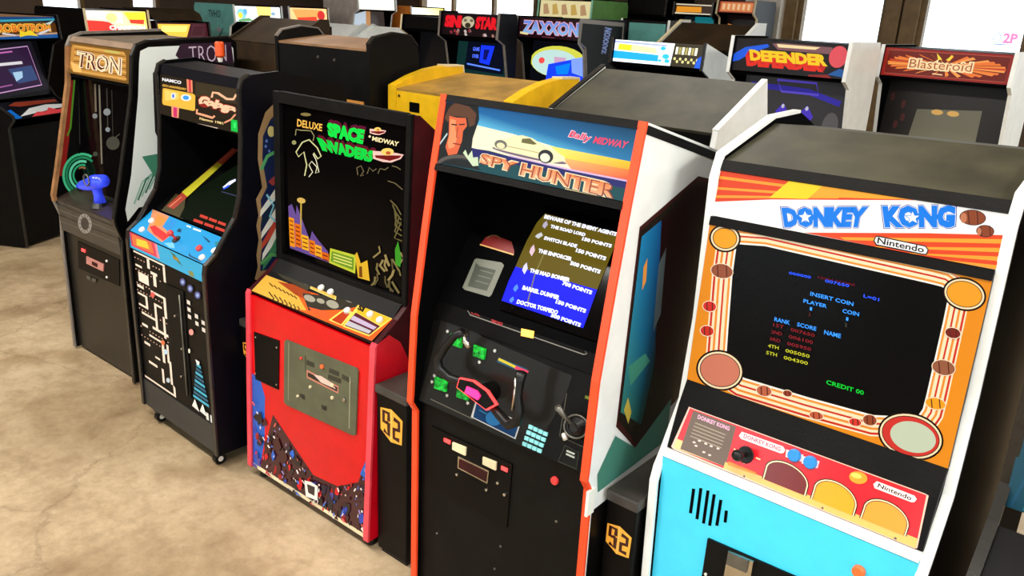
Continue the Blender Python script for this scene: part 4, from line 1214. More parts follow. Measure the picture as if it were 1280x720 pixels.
    for k in range(9):
        v = .60 + k * .032; w_ = .03 + k * .010
        G.poly([g(.84 - w_, v), g(.84 + w_, v + .004), g(.84 + w_, v + .024), g(.84 - w_, v + .020)], (60, 170, 200) if k % 2 == 0 else (20, 90, 120))
    G.poly([g(.80, .575), g(.86, .575), g(.85, .605), g(.82, .605)], (230, 230, 226))
    for u in (.70, .81):
        G.poly([g(u, .955), g(u + .05, .885), g(u + .1, .965)], (236, 236, 230))
    for u in (.90, .96):
        bar(u, .93, u + .035, .985, (226, 226, 220))
    G.build('front_print', PRINT, fp)
    d = plate(G, [g(.46, .135), g(.70, .125), g(.70, .90), g(.46, .90)], .005, SATIN, 'coin_door', R)
    MB().tube([tuple(G.at(g(.655, v), .009)) for v in (.16, .4, .65, .89)], .004, 8).build('door_edge_bar', STEEL, d, smooth=True)
    for u, v in ((.57, .33), (.63, .55), (.59, .77)):
        knob(G, g(u, v), .006, .008, CHROME, 'lock', d, .005, 10)
    # print on the outer right side
    F2 = Face((hw + .0005, 0, 0), (0, 1, 0), (0, 0, 1), .7, 1.65)
    U = Art(F2)

    def up(pts):
        return [(y / .7, 1 - z / 1.65) for y, z in pts]
    edge = [(.34, 1.50), (.29, 1.46), (.255, 1.38), (.248, 1.284), (.256, 1.22), (.262, 1.17), (.232, 1.127), (.24, 1.06), (.228, 1.02), (.236, .96), (.222, .90), (.226, .85), (.209, .80), (.23, .79), (.42, .80), (.5, 1.2), (.42, 1.50)]
    U.poly(up(edge), (150, 122, 84))
    inner = [(.36, 1.47), (.31, 1.43), (.275, 1.37), (.268, 1.284), (.276, 1.22), (.284, 1.17), (.252, 1.12), (.256, 1.06), (.246, 1.0), (.25, .94), (.24, .88), (.236, .83), (.42, .82), (.48, 1.2)]
    U.poly(up(inner), (18, 32, 72))
    U.disc(up([(.312, 1.385)])[0], .022, .013, (200, 190, 120))
    for k in range(6):
        t0 = 1.08 - k * .045
        U.poly(up([(.36 + k * .01, 1.20 - k * .02), (.25, t0), (.246, t0 - .028), (.37 + k * .01, 1.16 - k * .03)]), ((226, 226, 214), (20, 40, 60), (226, 226, 214), (190, 70, 50), (226, 226, 214), (60, 130, 90))[k])
    U.line(up([(.26, 1.24), (.29, 1.29), (.34, 1.31)]), .02, (80, 160, 100)).line(up([(.24, .86), (.29, .89), (.34, .87)]), .02, (90, 160, 90))
    U.line(up([(.28, 1.14), (.31, 1.09), (.29, 1.05), (.33, 1.01)]), .012, (130, 200, 220)).line(up([(.27, 1.09), (.33, 1.12)]), .010, (200, 230, 235))
    U.poly(up([(.29, 1.19), (.36, 1.24), (.37, 1.22), (.31, 1.17)]), (150, 60, 60))
    for q in ((.285, 1.33), (.30, 1.31), (.29, 1.35), (.33, 1.34)):
        U.disc(up([q])[0], .008, .004, (90, 120, 190), n=8)
    U.build('side_graphic', PRINT, R)


front_maze()


# ================================================================== front row, left: black and bronze cabinet with blue stick
def front_bronze():
    R = thing('arcade_cabinet', 'black arcade cabinet with bronze left edge, translucent blue flight stick and white right side', 'arcade machine',
              -4.14406, 1.65277, 0.018029, 0.00211, 0.00244)
    hw = .335; iw = .317
    path = [(.012, .01), (.02, .62), (.028, .75), (.003, .83), (.0, .86), (.045, 1.03), (.14, 1.42), (.162, 1.60), (.185, 1.645), (.24, 1.665), (.66, 1.685)]
    poly = path + [(.70, 1.66), (.70, .01)]
    for s in (-1, 1):
        x0, x1 = (-hw, -hw + .018) if s < 0 else (hw - .018, hw)
        sp = MB().prism(poly, x0, x1).build('side_panel', BLACK, R)
        if s < 0:
            MB().ribbon(path[3:8], x0 - .002, x1 + .008, .006, .012).build('bronze_edge_trim', BRONZE, sp, label='bronze edge trim')
            MB().ribbon(path[:4], x0 - .002, x1 + .002, .005, .003).build('edge_molding', GRAYMOLD, sp)
            MB().ribbon(path[7:], x0 - .002, x1 + .006, .006, .006).build('top_edge_molding', GRAYMOLD, sp)
        else:
            MB().ribbon(path, x0 - .002, x1 + .002, .005, .003).build('edge_molding', BLACKMOLD, sp)
    lp = board(R, 'front_panel', (.032, .02), (.040, .672), iw, mat('brown_black_panel', (26, 22, 16), .4, var=.2))
    cf = board(R, 'control_panel_front', (.020, .675), (.012, .838), iw, mat('charcoal_enamel', (58, 54, 50), .35, var=.15))
    ct = board(R, 'control_panel', (.012, .845), (.135, .892), iw, mat('dark_umber_deck', (40, 30, 24), .4, var=.4, scale=8))
    bk = board(R, 'screen_glass', (.135, .895), (.20, 1.45), iw, GLASSBLACK)
    MB().box(-iw, iw, .155, .24, 1.455, 1.468).build('hood', INSIDE, R)
    mq = board(R, 'marquee', (.150, 1.471), (.178, 1.626), iw, BRONZE)
    board(R, 'marquee_retainer', (.170, 1.626), (.19, 1.65), iw, mat('tan_retainer', (130, 106, 84), .4, var=.15))
    board(R, 'top', (.195, 1.647), (.67, 1.66), iw, mat('gray_brown_top', (112, 98, 82), .5, var=.2))
    board(R, 'back', (.70, 1.65), (.70, .02), iw, BLACK)
    A = Art(Face.board((.150, 1.471), (.178, 1.626), iw), [(712, 420), (1330, 490), (1280, 830), (712, 755)], Z(0, 0, 8))
    A.fill((120, 86, 40))
    A.poly([(740, 460), (1240, 520), (1260, 560), (1240, 800), (760, 745), (725, 700), (728, 500)], (196, 140, 66))
    for k in range(9):
        A.line([(760, 480 + k * 31), (1250, 536 + k * 31)], 10, (126, 88, 36) if k % 2 else (222, 176, 96))
    A.poly([(728, 640), (830, 690), (840, 745), (760, 740)], (250, 190, 110))
    q = [(800, 528), (1212, 588), (1196, 748), (786, 690)]
    A.text('TRON', [(q[0][0] - 10, q[0][1] - 8), (q[1][0] + 10, q[1][1] - 6), (q[2][0] + 10, q[2][1] + 8), (q[3][0] - 10, q[3][1] + 6)], (250, 238, 216), bold=.07).text('TRON', q, (110, 56, 26), bold=.03, col2=(90, 30, 16))
    A.text('TRON', A.shift(q, -10, 6), (250, 224, 180), bold=-.004)
    A.poly([(1060, 505), (1200, 522), (1200, 545), (1060, 526)], (196, 190, 100))
    A.build('marquee_print', DIMLIT, mq)
    # screen glass lines
    f = Face.board((.135, .895), (.20, 1.45), iw)
    B = Art(f, face_quad(R, f), start=.001); B.z = Z(0, 0, 4)
    for x, y0, x1, y1, w_, c in ((476, 420, 480, 560, 9, (110, 100, 84)), (497, 425, 510, 820, 8, (120, 114, 100)), (535, 440, 540, 640, 5, (64, 60, 54)), (380, 395, 400, 720, 5, (50, 50, 46)), (560, 450, 566, 700, 4, (50, 48, 44))):
        B.line([(x, y0), (x1, y1)], w_, c)
    for x, y, r, c in ((476, 580, 13, (120, 124, 124)), (536, 560, 18, (130, 136, 140)), (540, 648, 12, (130, 136, 140)), (566, 716, 34, (70, 70, 60)), (478, 770, 12, (60, 70, 56))):
        B.disc((x, y), r, r, c, n=12)
    B.line([(560, 700), (600, 670)], 5, (70, 70, 60))
    B.build('glass_print', DIMLIT, bk)
    # inner left wall stripes and ring target
    Fi = Face((-iw - .0008 + .001, 0, .86), (0, 1, 0), (0, 0, 1), .30, .60)
    C = Art(Fi, face_quad(R, Fi), start=.0012); C.z = Z(0, 0, 4)
    C.poly([(352, 400), (365, 400), (345, 700), (322, 880), (296, 880), (318, 690)], (120, 22, 18)).line([(372, 400), (352, 640), (336, 680)], 9, (70, 120, 30))
    C.z = Z(0, 160, 4)
    for r, w_, a0, a1, c in ((100, 12, 120, 300, (60, 170, 120)), (84, 12, 120, 310, (30, 120, 80)), (66, 12, 110, 290, (90, 190, 150)), (48, 10, 110, 290, (40, 150, 100))):
        C.arc((412, 235), r * .95, r * 1.05, a0, a1, w_, c)
    C.build('inner_wall_print', BACKLIT, R)
    Dk = Art(f, face_quad(R, f), start=.0014); Dk.z = Z(0, 160, 4)
    for r, w_, a0, a1, c in ((100, 12, 120, 300, (60, 170, 120)), (84, 12, 120, 310, (30, 120, 80)), (66, 12, 110, 290, (90, 190, 150)), (48, 10, 110, 290, (40, 150, 100)), (36, 8, 110, 300, (150, 90, 60))):
        Dk.arc((412, 235), r * .95, r * 1.05, a0, a1, w_, c)
    Dk.build('ring_print', BACKLIT, bk)
    # flight stick
    g0 = Face.board((.012, .845), (.135, .892), iw)
    T = Art(g0, face_quad(R, g0)); T.z = Z(0, 160, 4)
    st = MB().tube([(.05, .07, .868), (.05, .065, .92), (.06, .055, .97), (.075, .05, 1.01)], [.030, .022, .024, .030], 12).build('flight_stick', BLUEGUN, R, smooth=True, label='translucent blue flight stick')
    MB().tube([(-.08, .03, .945), (-.04, .035, .955), (.02, .045, .97), (.08, .05, .99), (.14, .06, 1.005)], [.012, .024, .032, .036, .03], 12).build('stick_head', BLUEGUN, st, smooth=True)
    MB().cyl((.05, .07, .858), (.05, .07, .880), .05, .03, 18).build('stick_boot', RUBBER, st)
    MB().tube([(.06 + .028 * math.cos(t), .012, 1.0 + .028 * math.sin(t)) for t in np.linspace(0, 6.283, 15)], .004, 6).build('trigger_ring', STEEL, st, smooth=True)
    knob(T, (420, 300), .035, .02, RUBBER, 'spinner_knob', R)
    # control panel front print
    e = Face.board((.020, .675), (.012, .838), iw)
    Eb = Art(e, face_quad(R, e)); Eb.z = Z(0, 160, 4)
    for k in range(4):
        Eb.line([(270, 372 + k * 26), (590, 500 + k * 26)], 4, (96, 90, 80) if k % 2 else (26, 24, 22))
    Eb.disc((425, 478), 34, 50, (140, 136, 130), -.15).disc((425, 478), 20, 32, (50, 46, 44), -.15)
    for k in range(12):
        t = k * math.pi / 6
        Eb.line([(425 + 22 * math.cos(t), 478 + 34 * math.sin(t)), (425 + 30 * math.cos(t), 478 + 46 * math.sin(t))], 4, (70, 66, 62))
    Eb.build('panel_print', PRINT, cf)
    h = Face.board((.032, .02), (.040, .672), iw)
    G = Art(h, face_quad(R, h)); G.z = Z(0, 160, 4)
    d = plate(G, [(392, 565), (600, 660), (600, 790), (396, 700)], .004, BLACK, 'coin_plate', R)
    plate(G, [(440, 640), (526, 680), (524, 716), (440, 676)], .005, mat('pinkish_plate', (196, 130, 120), .4, var=.1), 'coin_slot_plate', d, .004)
    plate(G, [(470, 664), (496, 676), (496, 694), (470, 682)], .002, MAROON, 'coin_slot', d, .009)
    plate(G, [(414, 600), (432, 608), (432, 622), (414, 614)], .004, REDLIT, 'coin_light', d, .004, label='lit red coin light')
    for q in ((540, 664), (540, 745)):
        knob(G, q, .007, .006, WHITEPL, 'lock', d, .004, 10)
    for q in ((450, 740), (476, 752)):
        plate(G, [(q[0] - 10, q[1] - 4), (q[0] + 10, q[1] + 4), (q[0] + 8, q[1] + 20), (q[0] - 10, q[1] + 12)], .003, STEEL, 'return_flap', d, .004)
    # outer right side: white field with black and green line art
    F2 = Face((hw + .0005, 0, 0), (0, 1, 0), (0, 0, 1), .70, 1.72)
    U = Art(F2)

    def up(pts):
        return [(y / .70, 1 - z / 1.72) for y, z in pts]
    U.poly(up([(.19, 1.57), (.20, 1.62), (.24, 1.637), (.66, 1.655), (.68, 1.63), (.68, .90), (.12, .90), (.06, .84), (.055, .90), (.10, 1.06), (.17, 1.42)]), (232, 240, 236))
    U.poly(up([(.40, 1.652), (.67, 1.66), (.68, 1.56), (.42, 1.55), (.37, 1.60)]), (48, 20, 44))
    U.text('TRON', up([(.44, 1.64), (.64, 1.65), (.64, 1.57), (.44, 1.56)]), (210, 190, 210), bold=-.012)
    U.poly(up([(.25, 1.52), (.30, 1.57), (.68, 1.56), (.68, 1.16), (.27, 1.16), (.235, 1.25)]), (24, 26, 26))
    U.line(up([(.28, 1.48), (.28, 1.2), (.33, 1.18)]), .03, (150, 156, 156)).line(up([(.26, 1.42), (.36, 1.5)]), .02, (90, 100, 100))
    for k in range(5):
        U.line(up([(.10 + k * .02, .92 + k * .015), (.15 + k * .02, 1.02 + k * .01), (.24 + k * .02, 1.08)]), .012, (40, 110, 84) if k % 2 else (150, 196, 176))
    U.poly(up([(.16, 1.14), (.30, 1.15), (.34, .93), (.26, .95), (.2, 1.06)]), (70, 140, 112))
    U.build('side_graphic', PRINT, R)


front_bronze()


# ================================================================== slim black stands between the machines, numbered 92
def stand(label, x0, x1, y, h, d=.30):
    R = thing('cup_stand', label, 'stand', (x0 + x1) / 2, y, group=None)
    w = (x1 - x0) / 2
    MB().box(-w, w, 0, d, .02, h - .03).build('body', BLACK, R, bevel=.003)
    MB().box(-w - .003, w + .003, -.006, d, h - .03, h).build('lid', mat('worn_black_lid', (58, 54, 50), .45, var=.3), R, bevel=.004)
    MB().box(-w + .01, w - .01, .01, d - .02, 0, .02).build('base', RUBBER, R)
    f = Face((-w, 0, .02), (1, 0, 0), (0, 0, 1), 2 * w, h - .05)
    A = Art(f)
    e = min(w * .84, .055); cx = .5; zc = 1 - (h - .05 - .105) / (h - .05)
    sx = e / (2 * w); sz = e / (h - .05) * 1.05

    def q(a, b):
        return (cx + a * sx, zc + b * sz)
    A.poly([q(-1, -.95), q(0, -1.15), q(1, -.75), q(.93, .85), q(-.05, 1.0), q(-1, .45)], (250, 176, 62))
    dk = (56, 12, 10)
    for pts in ([(-.25, -.30), (-.25, -.80), (-.72, -.80), (-.72, -.15), (-.25, -.15)], [(-.25, -.2), (-.25, .62), (-.7, .42)], [(.2, -.62), (.68, -.52), (.68, -.02), (.22, .05), (.22, .62), (.72, .62)]):
        A.line([q(*p) for p in pts], sx * .30, dk)
    A.line([q(0, -1.1), q(-.03, .95)], sx * .05, (250, 214, 120))
    A.build('number_plate', GLOSS, R)


stand('narrow black stand marked 92 tucked in left of the red cabinet', -2.774, -2.694, 1.66, .655)
stand('narrow black stand marked 92 between the red cabinet and the driving cabinet', -1.924, -1.775, 1.64, .665)
stand('narrow black stand marked 92 between the driving cabinet and the blue-front cabinet', -.934, -.846, 1.55, .745, .25)


# ================================================================== cabinet at the right picture edge
def right_edge():
    R = thing('arcade_cabinet', 'dark maroon arcade cabinet at the right picture edge with faint teal line art', 'arcade machine', .165, 1.50, 0)
    hw = .31; iw = .295
    path = [(.02, .01), (.02, .80), (.0, .86), (.16, .98), (.20, 1.05), (.12, 1.45), (.12, 1.66)]
    sides(R, path + [(.68, 1.66), (.70, .01)], path, hw, MAROON, BLACKMOLD)
    fp = board(R, 'front_panel', (.03, .02), (.03, .80), iw, BLACK)
    board(R, 'control_panel', (.012, .845), (.17, .97), iw, BLACK)
    sc = board(R, 'screen_panel', (.20, 1.0), (.13, 1.46), iw, MAROON)
    board(R, 'marquee', (.13, 1.47), (.13, 1.64), iw, MAROON)
    board(R, 'top', (.125, 1.65), (.68, 1.65), iw, BLACK)
    A = Art(Face.board((.2, 1.0), (.13, 1.46), iw))
    A.poly([(0, .35), (.03, .5), (.02, .7), (.05, .9), (.08, 1), (0, 1)], (10, 70, 90))
    for k in range(5):
        A.line([(.01 + k * .03, .55 + k * .05), (.05 + k * .02, .75), (.02 + k * .04, .99)], .012, (50, 140, 160) if k % 2 else (20, 80, 110))
    A.line([(0, .1), (.05, .3), (.09, .5)], .012, (140, 80, 60))
    A.build('screen_print', PRINT, sc)


right_edge()

# ================================================================== machines of the second row, seen from behind
def back_brown():
    R = thing('arcade_cabinet', 'dark brown cabinet with a sloping top, its back toward the camera', 'arcade machine', -3.785, 2.46)
    hw = .265
    poly = [(0, .01), (0, 1.67), (.20, 1.785), (.25, 1.785), (.28, 1.60), (.46, 1.1), (.66, .95), (.66, .01)]
    for s in (-1, 1):
        MB().prism(poly, -hw if s < 0 else hw - .018, -hw + .018 if s < 0 else hw).build('side_panel', BROWN, R)
    iw = hw - .018
    bp = MB().box(-iw, iw, .004, .016, .02, 1.655).build('back_panel', BROWN, R)
    for k in range(3):
        MB().box(-.16 + k * .11, -.09 + k * .11, .001, .006, 1.50, 1.512).build('vent_slot', INSIDE, bp)
    MB().slab((.004, 1.66), (.20, 1.775), -iw, iw).build('top_slope', BROWN, R)
    MB().box(-iw, iw, .20, .25, 1.76, 1.775).build('top', BROWN, R)
    MB().box(-iw, iw, .26, .28, .9, 1.75).build('front', INSIDE, R)


def back_black():
    R = thing('arcade_cabinet', 'boxy black cabinet seen from behind with a light brown top and raised sides', 'arcade machine', -3.165, 2.38)
    hw = .345
    poly = [(0, .01), (0, 1.705), (.03, 1.735), (.14, 1.755), (.24, 1.745), (.285, 1.70), (.30, 1.55), (.50, 1.0), (.70, .90), (.70, .01)]
    for s in (-1, 1):
        sp = MB().prism(poly, -hw if s < 0 else hw - .02, -hw + .02 if s < 0 else hw).build('side_panel', SATIN, R)
        MB().ribbon(poly[1:6], (-hw if s < 0 else hw - .02) - .001, (-hw + .02 if s < 0 else hw) + .001, .004, .003).build('edge_molding', GRAYMOLD if s < 0 else BLACKMOLD, sp)
    iw = hw - .02
    bp = MB().box(-iw, iw, .006, .018, .02, 1.675).build('back_panel', SATIN, R)
    MB().slab((.006, 1.685), (.27, 1.715), -iw, iw).build('top', TANTOP, R, label='light brown top')
    MB().box(-iw, iw, .27, .29, .9, 1.70).build('front', INSIDE, R)
    for x, z in ((-.02, 1.63), (.10, 1.625)):
        MB().cyl((x, .006, z), (x, .001, z), .007, .006, 8).build('screw', STEEL, bp)
    MB().box(-.20, -.14, .002, .007, 1.46, 1.49).build('vent_plate', CREAM, bp)
    MB().box(.16, .30, .001, .007, 1.36, 1.46).build('paper_label', mat('tan_label', (206, 140, 60), .6), bp, label='tan paper label')


def back_yellow():
    R = thing('arcade_cabinet', 'yellow cabinet seen from behind with arched yellow sides and a dusty top', 'arcade machine', -2.42, 2.45)
    hw = .36
    poly = [(0, .01), (0, 1.54), (.10, 1.578), (.20, 1.604), (.30, 1.617), (.42, 1.615), (.44, 1.5), (.50, 1.0), (.68, .90), (.68, .01)]
    for s in (-1, 1):
        sp = MB().prism(poly, -hw if s < 0 else hw - .05, -hw + .05 if s < 0 else hw).build('side_panel', YELLOW, R)
        MB().ribbon(poly[4:8], (-hw if s < 0 else hw - .05) - .001, (-hw + .05 if s < 0 else hw) + .001, .006, .003).build('edge_molding', CREAM, sp)
    iw = hw - .05
    bp = MB().box(-iw, iw, .004, .018, .02, 1.52).build('back_panel', YELLOW, R)
    MB().slab((.004, 1.53), (.42, 1.585), -iw, iw).build('top', YELTOP, R)
    MB().box(-iw, iw, .42, .435, .9, 1.58).build('front', INSIDE, R)
    MB().box(-.225, -.165, .001, .007, 1.44, 1.48).build('vent', INSIDE, bp)
    for z in (1.50, 1.42):
        MB().cyl((-.29, .004, z), (-.29, 0, z), .006, .006, 8).build('screw', CHROME, bp)


def back_olive():
    R = thing('arcade_cabinet', 'cabinet with wide dusty black sloping top and white sides behind the driving machine', 'arcade machine', -1.455, 2.30)
    hw = .325
    poly = [(0, .01), (0, 1.49), (.01, 1.555), (.315, 1.695), (.35, 1.58), (.33, 1.40), (.46, 1.0), (.70, .90), (.70, .01)]
    for s in (-1, 1):
        sp = MB().prism(poly, -hw if s < 0 else hw - .018, -hw + .018 if s < 0 else hw).build('side_panel', WHITEP, R)
        MB().ribbon(poly[2:5], (-hw if s < 0 else hw - .018) - .001, (-hw + .018 if s < 0 else hw) + .001, .004, .003).build('edge_molding', WHITEMOLD if s > 0 else BLACKMOLD, sp)
    iw = hw - .018
    MB().box(-iw, iw, .004, .018, .02, 1.54).build('back_panel', BLACK, R)
    MB().slab((.004, 1.548), (.31, 1.684), -iw, iw).build('top_slope', OLIVE, R)
    MB().box(-iw, iw, .30, .315, 1.2, 1.67).build('front', INSIDE, R)


back_brown(); back_black(); back_yellow(); back_olive()

# small bottle standing on the maze cabinet
o = thing('glue_bottle', 'small orange bottle with a white nozzle cap on top of the black cabinet on casters', 'bottle', -3.40, 2.02, z=1.598)
MB().cyl((0, 0, 0), (0, 0, .018), .009, .013, 12).build('cap', WHITEPL, o)
MB().cyl((0, 0, .018), (0, 0, .026), .013, .02, 14).cyl((0, 0, .026), (0, 0, .08), .02, .02, 14).cyl((0, 0, .08), (0, 0, .086), .02, .016, 14).build('body', mat('bright_orange_bottle', (240, 84, 20), .35), o)


# ================================================================== machines facing the camera in the rows beyond
def far_cabinet(label, X, Y, yaw, w, H, D=.66, mh=.15, marq=None, screen=None, side=BLACK, mold=BLACKMOLD, lit=BACKLIT, slit=SCREEN, front=SATIN, top=SATIN, cpm=SATIN, mold_label=None, moff=.07, side_art=None, cp_art=None, slope=0.0, hood=None, name='arcade_cabinet', czf=.50):
    R = thing(name, label, 'arcade machine', X, Y, math.radians(yaw))
    hw = w / 2; iw = hw - .016
    cz = czf * H
    path = [(.07, .01), (.07, cz - .06), (moff - .05, cz), (moff - .05, cz + .03), (moff + .10, cz + .12), (moff + .16, cz + .2), (moff + .06, H - mh - .06), (moff - .02, H - mh - .02), (moff - .005, H)]
    poly = path + [(D - .02, H - slope), (D, H - slope - .04), (D, .01)]
    for s in (-1, 1):
        x0, x1 = (-hw, -hw + .016) if s < 0 else (hw - .016, hw)
        sp = MB().prism(poly, x0, x1).build('side_panel', side, R)
        MB().ribbon(path, x0 - .001, x1 + .001, .005, .004).build('edge_molding', mold, sp, label=mold_label)
        xi0, xi1 = (-hw + .016, -hw + .0175) if s < 0 else (hw - .0175, hw - .016)
        MB().prism(poly, xi0, xi1).build('inner_lining', INSIDE, sp)
    board(R, 'front_panel', (.085, .02), (.085, cz - .06), iw, front)
    cp = board(R, 'control_panel', (moff - .04, cz + .01), (moff + .10, cz + .11), iw, cpm)
    sc = board(R, 'screen_panel', (moff + .13, cz + .13), (moff + .20, H - mh - .03), iw, GLASSBLACK)
    mq = board(R, 'marquee', (moff, H - mh - .01), (moff + .012, H - .014), iw, BLACK)
    MB().box(-iw, iw, moff + .02, moff + .22, H - mh - .03, H - mh - .018).build('hood', INSIDE, R)
    MB().slab((moff + .015, H - .012), (D - .03, H - slope - .012), -iw, iw).build('top', top, R)
    board(R, 'back', (D - .004, .02), (D - .004, H - slope - .05), iw, BLACK)
    if marq:
        A = Art(Face.board((moff, H - mh - .01), (moff + .012, H - .014), iw)); marq(A); A.build('marquee_print', lit, mq)
    if screen:
        A = Art(Face.board((moff + .13, cz + .13), (moff + .20, H - mh - .03), iw)); screen(A); A.build('screen_image', slit, sc)
    if cp_art:
        A = Art(Face.board((moff - .04, cz + .01), (moff + .10, cz + .11), iw)); cp_art(A); A.build('control_panel_print', GLOSS, cp)
    if side_art:
        A = Art(Face((hw + .0005, 0, 0), (0, 1, 0), (0, 0, 1), D, H)); side_art(A, lambda pts: [(y / D, 1 - z / H) for y, z in pts]); A.build('side_graphic', PRINT, R)
    return R


def tx(A, s, u0, v0, u1, v1, c, bold=.03, shear=0.0, c2=None):
    return A.text(s, [(u0, v0), (u1, v0), (u1, v1), (u0, v1)], c, bold=bold, shear=shear, col2=c2)


def m_robo(A):
    A.fill((16, 24, 44))
    A.poly([(0, 0), (1, 0), (1, .16), (0, .2)], (20, 70, 130)).poly([(0, .14), (1, .08), (1, .16), (0, .24)], (60, 170, 190))
    A.poly([(0, .26), (.75, .22), (1, .3), (1, .78), (0, .8)], (90, 50, 14))
    A.poly([(0, .82), (1, .74), (1, .9), (0, 1)], (200, 160, 130)).poly([(0, .90), (1, .82), (1, 1), (0, 1)], (30, 90, 160))
    tx(A, 'ROBOTRON', .04, .30, .90, .72, (250, 210, 80), .09); tx(A, 'ROBOTRON', .05, .34, .89, .70, (240, 120, 24), .03)
    A.poly([(.38, .62), (.45, .70), (.55, .62), (.60, .74), (.66, .90), (.50, .84), (.36, .92)], (250, 220, 40))
    A.poly([(.10, .70), (.30, .80), (.30, .86), (.10, .78)], (226, 220, 226)).poly([(.66, .76), (.88, .56), (.90, .62), (.70, .84)], (226, 220, 226)).poly([(.80, .34), (.98, .16), (.90, .36)], (200, 226, 220))


def s_robo(A):
    A.fill((13, 12, 15)).poly([(.0, .1), (.9, .02), (.98, .9), (.0, 1)], (30, 27, 36)).poly([(.04, .16), (.84, .10), (.90, .84), (.04, .92)], (52, 28, 64))
    A.line([(.06, .18), (.82, .12), (.88, .82), (.06, .90)], .02, (220, 170, 220), True)
    A.line([(.08, .42), (.66, .40)], .05, (240, 236, 240)).line([(.3, .22), (.55, .20)], .025, (220, 120, 200)).poly([(.4, .5), (.8, .46), (.84, .72), (.5, .76)], (60, 80, 130)).poly([(.46, .56), (.62, .55), (.6, .66), (.48, .72)], (180, 220, 250)).line([(.12, .80), (.4, .77)], .02, (180, 100, 170))


def c_robo(A):
    A.fill((18, 18, 24))
    A.poly([(.15, .2), (.3, .05), (.95, .15), (.95, .3), (.3, .34)], (150, 60, 40)).poly([(0, .5), (.12, .45), (.14, 1), (0, 1)], (20, 110, 210)).poly([(.14, .9), (.4, .5), (.7, .4), (1, .5), (1, .7), (.8, .7)], (226, 230, 232)).poly([(.3, 1), (.45, .76), (.6, .8), (.7, .6), (.8, .78), (1, .72), (1, 1)], (226, 70, 80))


far_cabinet('black cabinet with blue and orange marquee and violet screen at the left picture edge', -6.66, 2.50, 118, .62, 1.68, .66, .155, m_robo, s_robo, cp_art=c_robo, czf=.57, top=TANTOP, slit=BACKLIT)


def m_c2(A):
    A.poly([(0, 0), (1, 0), (1, 1), (0, 1)], None, [(250, 240, 226), (250, 220, 90), (250, 190, 120), (220, 60, 40)])
    A.poly([(0, .45), (.35, .5), (.6, 1), (0, 1)], (226, 50, 40)).poly([(.62, .05), (.98, .05), (.98, .5), (.74, .6)], (250, 210, 50)).poly([(.7, .4), (.96, .4), (.94, .62), (.72, .58)], (214, 60, 40))
    A.poly([(.25, .1), (.6, .08), (.6, .6), (.3, .5)], (252, 236, 200)).disc((.42, .32), .09, .22, (250, 220, 130))
    tx(A, 'CHAMPION', .36, .68, .96, .9, (252, 236, 226), .05)


far_cabinet('black cabinet with bright red, yellow and white marquee behind the bronze-edged one', -7.05, 3.33, 103, .62, 1.73, .68, .17, m_c2, None, lit=BRIGHTLIT, mold=CREAM, top=mat('blue_gray_top', (130, 134, 144), .5, var=.15))


def m_c3(A):
    A.fill((50, 10, 20))
    A.poly([(.03, .08), (.66, .08), (.56, .95), (0, .95)], (250, 176, 60)).poly([(.1, .2), (.6, .2), (.55, .6), (.08, .6)], (255, 220, 110))
    A.line([(.72, .15), (.96, .15), (.88, .9), (.64, .9)], .02, (120, 60, 80), True)


c3 = far_cabinet('low maroon cabinet with slanted orange sign panel and brown hood', -7.20, 3.98, 97, .56, 1.64, .62, .13, m_c3, None, lit=BRIGHTLIT, side=MAROON, top=BROWN)
MB().prism([(.12, 1.645), (.16, 1.71), (.26, 1.745), (.56, 1.745), (.60, 1.645)], -.26, .26).build('hood_box', BROWN, c3, bevel=.01, label='brown rounded hood')


def m_teal(A):
    A.poly([(0, 0), (1, 0), (1, 1), (0, 1)], (232, 244, 250))
    A.poly([(.48, 0), (.8, 0), (.8, .6), (.5, .7)], (250, 232, 120)).disc((.16, .5), .10, .34, (120, 190, 220)).disc((.13, .6), .05, .2, (240, 200, 60)).disc((.24, .35), .04, .2, (90, 160, 200)).disc((.84, .45), .05, .12, (130, 160, 190))
    A.poly([(.05, .9), (.3, .75), (.4, .95), (.1, 1)], (90, 150, 90))


def sd_teal(A, up):
    pass


te = far_cabinet('white-edged cabinet with teal side and pale blue marquee', -7.60, 5.02, 94, .60, 1.80, .72, .15, m_teal, None, lit=BRIGHTLIT, side=TEALP, mold=WHITEMOLD)
lf = Art(Face((-.3005, .72, 0), (0, -1, 0), (0, 0, 1), .72, 1.8), start=.0008)
lf.text('TVHO', [(.34, .035), (.62, .035), (.62, .075), (.34, .075)], (20, 50, 60), bold=.01, shear=.2)
lf.line([(.36, .12), (.33, .16), (.38, .19)], .02, (40, 100, 110)).line([(.45, .19), (.58, .17), (.66, .13)], .025, (40, 80, 90)).disc((.56, .14), .05, .012, (150, 140, 150))
lf.build('side_graphic', PRINT, te)


def m_or(A):
    A.poly([(0, 0), (1, 0), (1, 1), (0, 1)], (246, 190, 130))
    A.poly([(.1, .1), (.85, .1), (.8, .7), (.2, .8)], (250, 150, 80)).poly([(.2, .7), (.7, .6), (.75, .95), (.25, .98)], (226, 60, 40)).disc((.84, .5), .1, .35, (190, 40, 40))


far_cabinet('maroon cabinet with orange marquee and white edges, right of the teal-sided one', -7.90, 5.86, 92, .56, 1.80, .70, .15, m_or, None, lit=BRIGHTLIT, side=MAROON, mold=WHITEMOLD)


def m_cream(A):
    A.fill((250, 246, 222)); A.poly([(.1, .2), (.9, .2), (.9, .8), (.1, .8)], (252, 250, 236))


def s_pale(A):
    A.fill((70, 60, 56)); A.poly([(0, .1), (.5, .0), (.55, .5), (.1, .55)], (210, 226, 240)).poly([(.05, .5), (.5, .45), (.4, 1), (.05, 1)], (110, 160, 160)).poly([(.5, 0), (.62, 0), (.55, 1), (.4, 1)], (210, 150, 90))


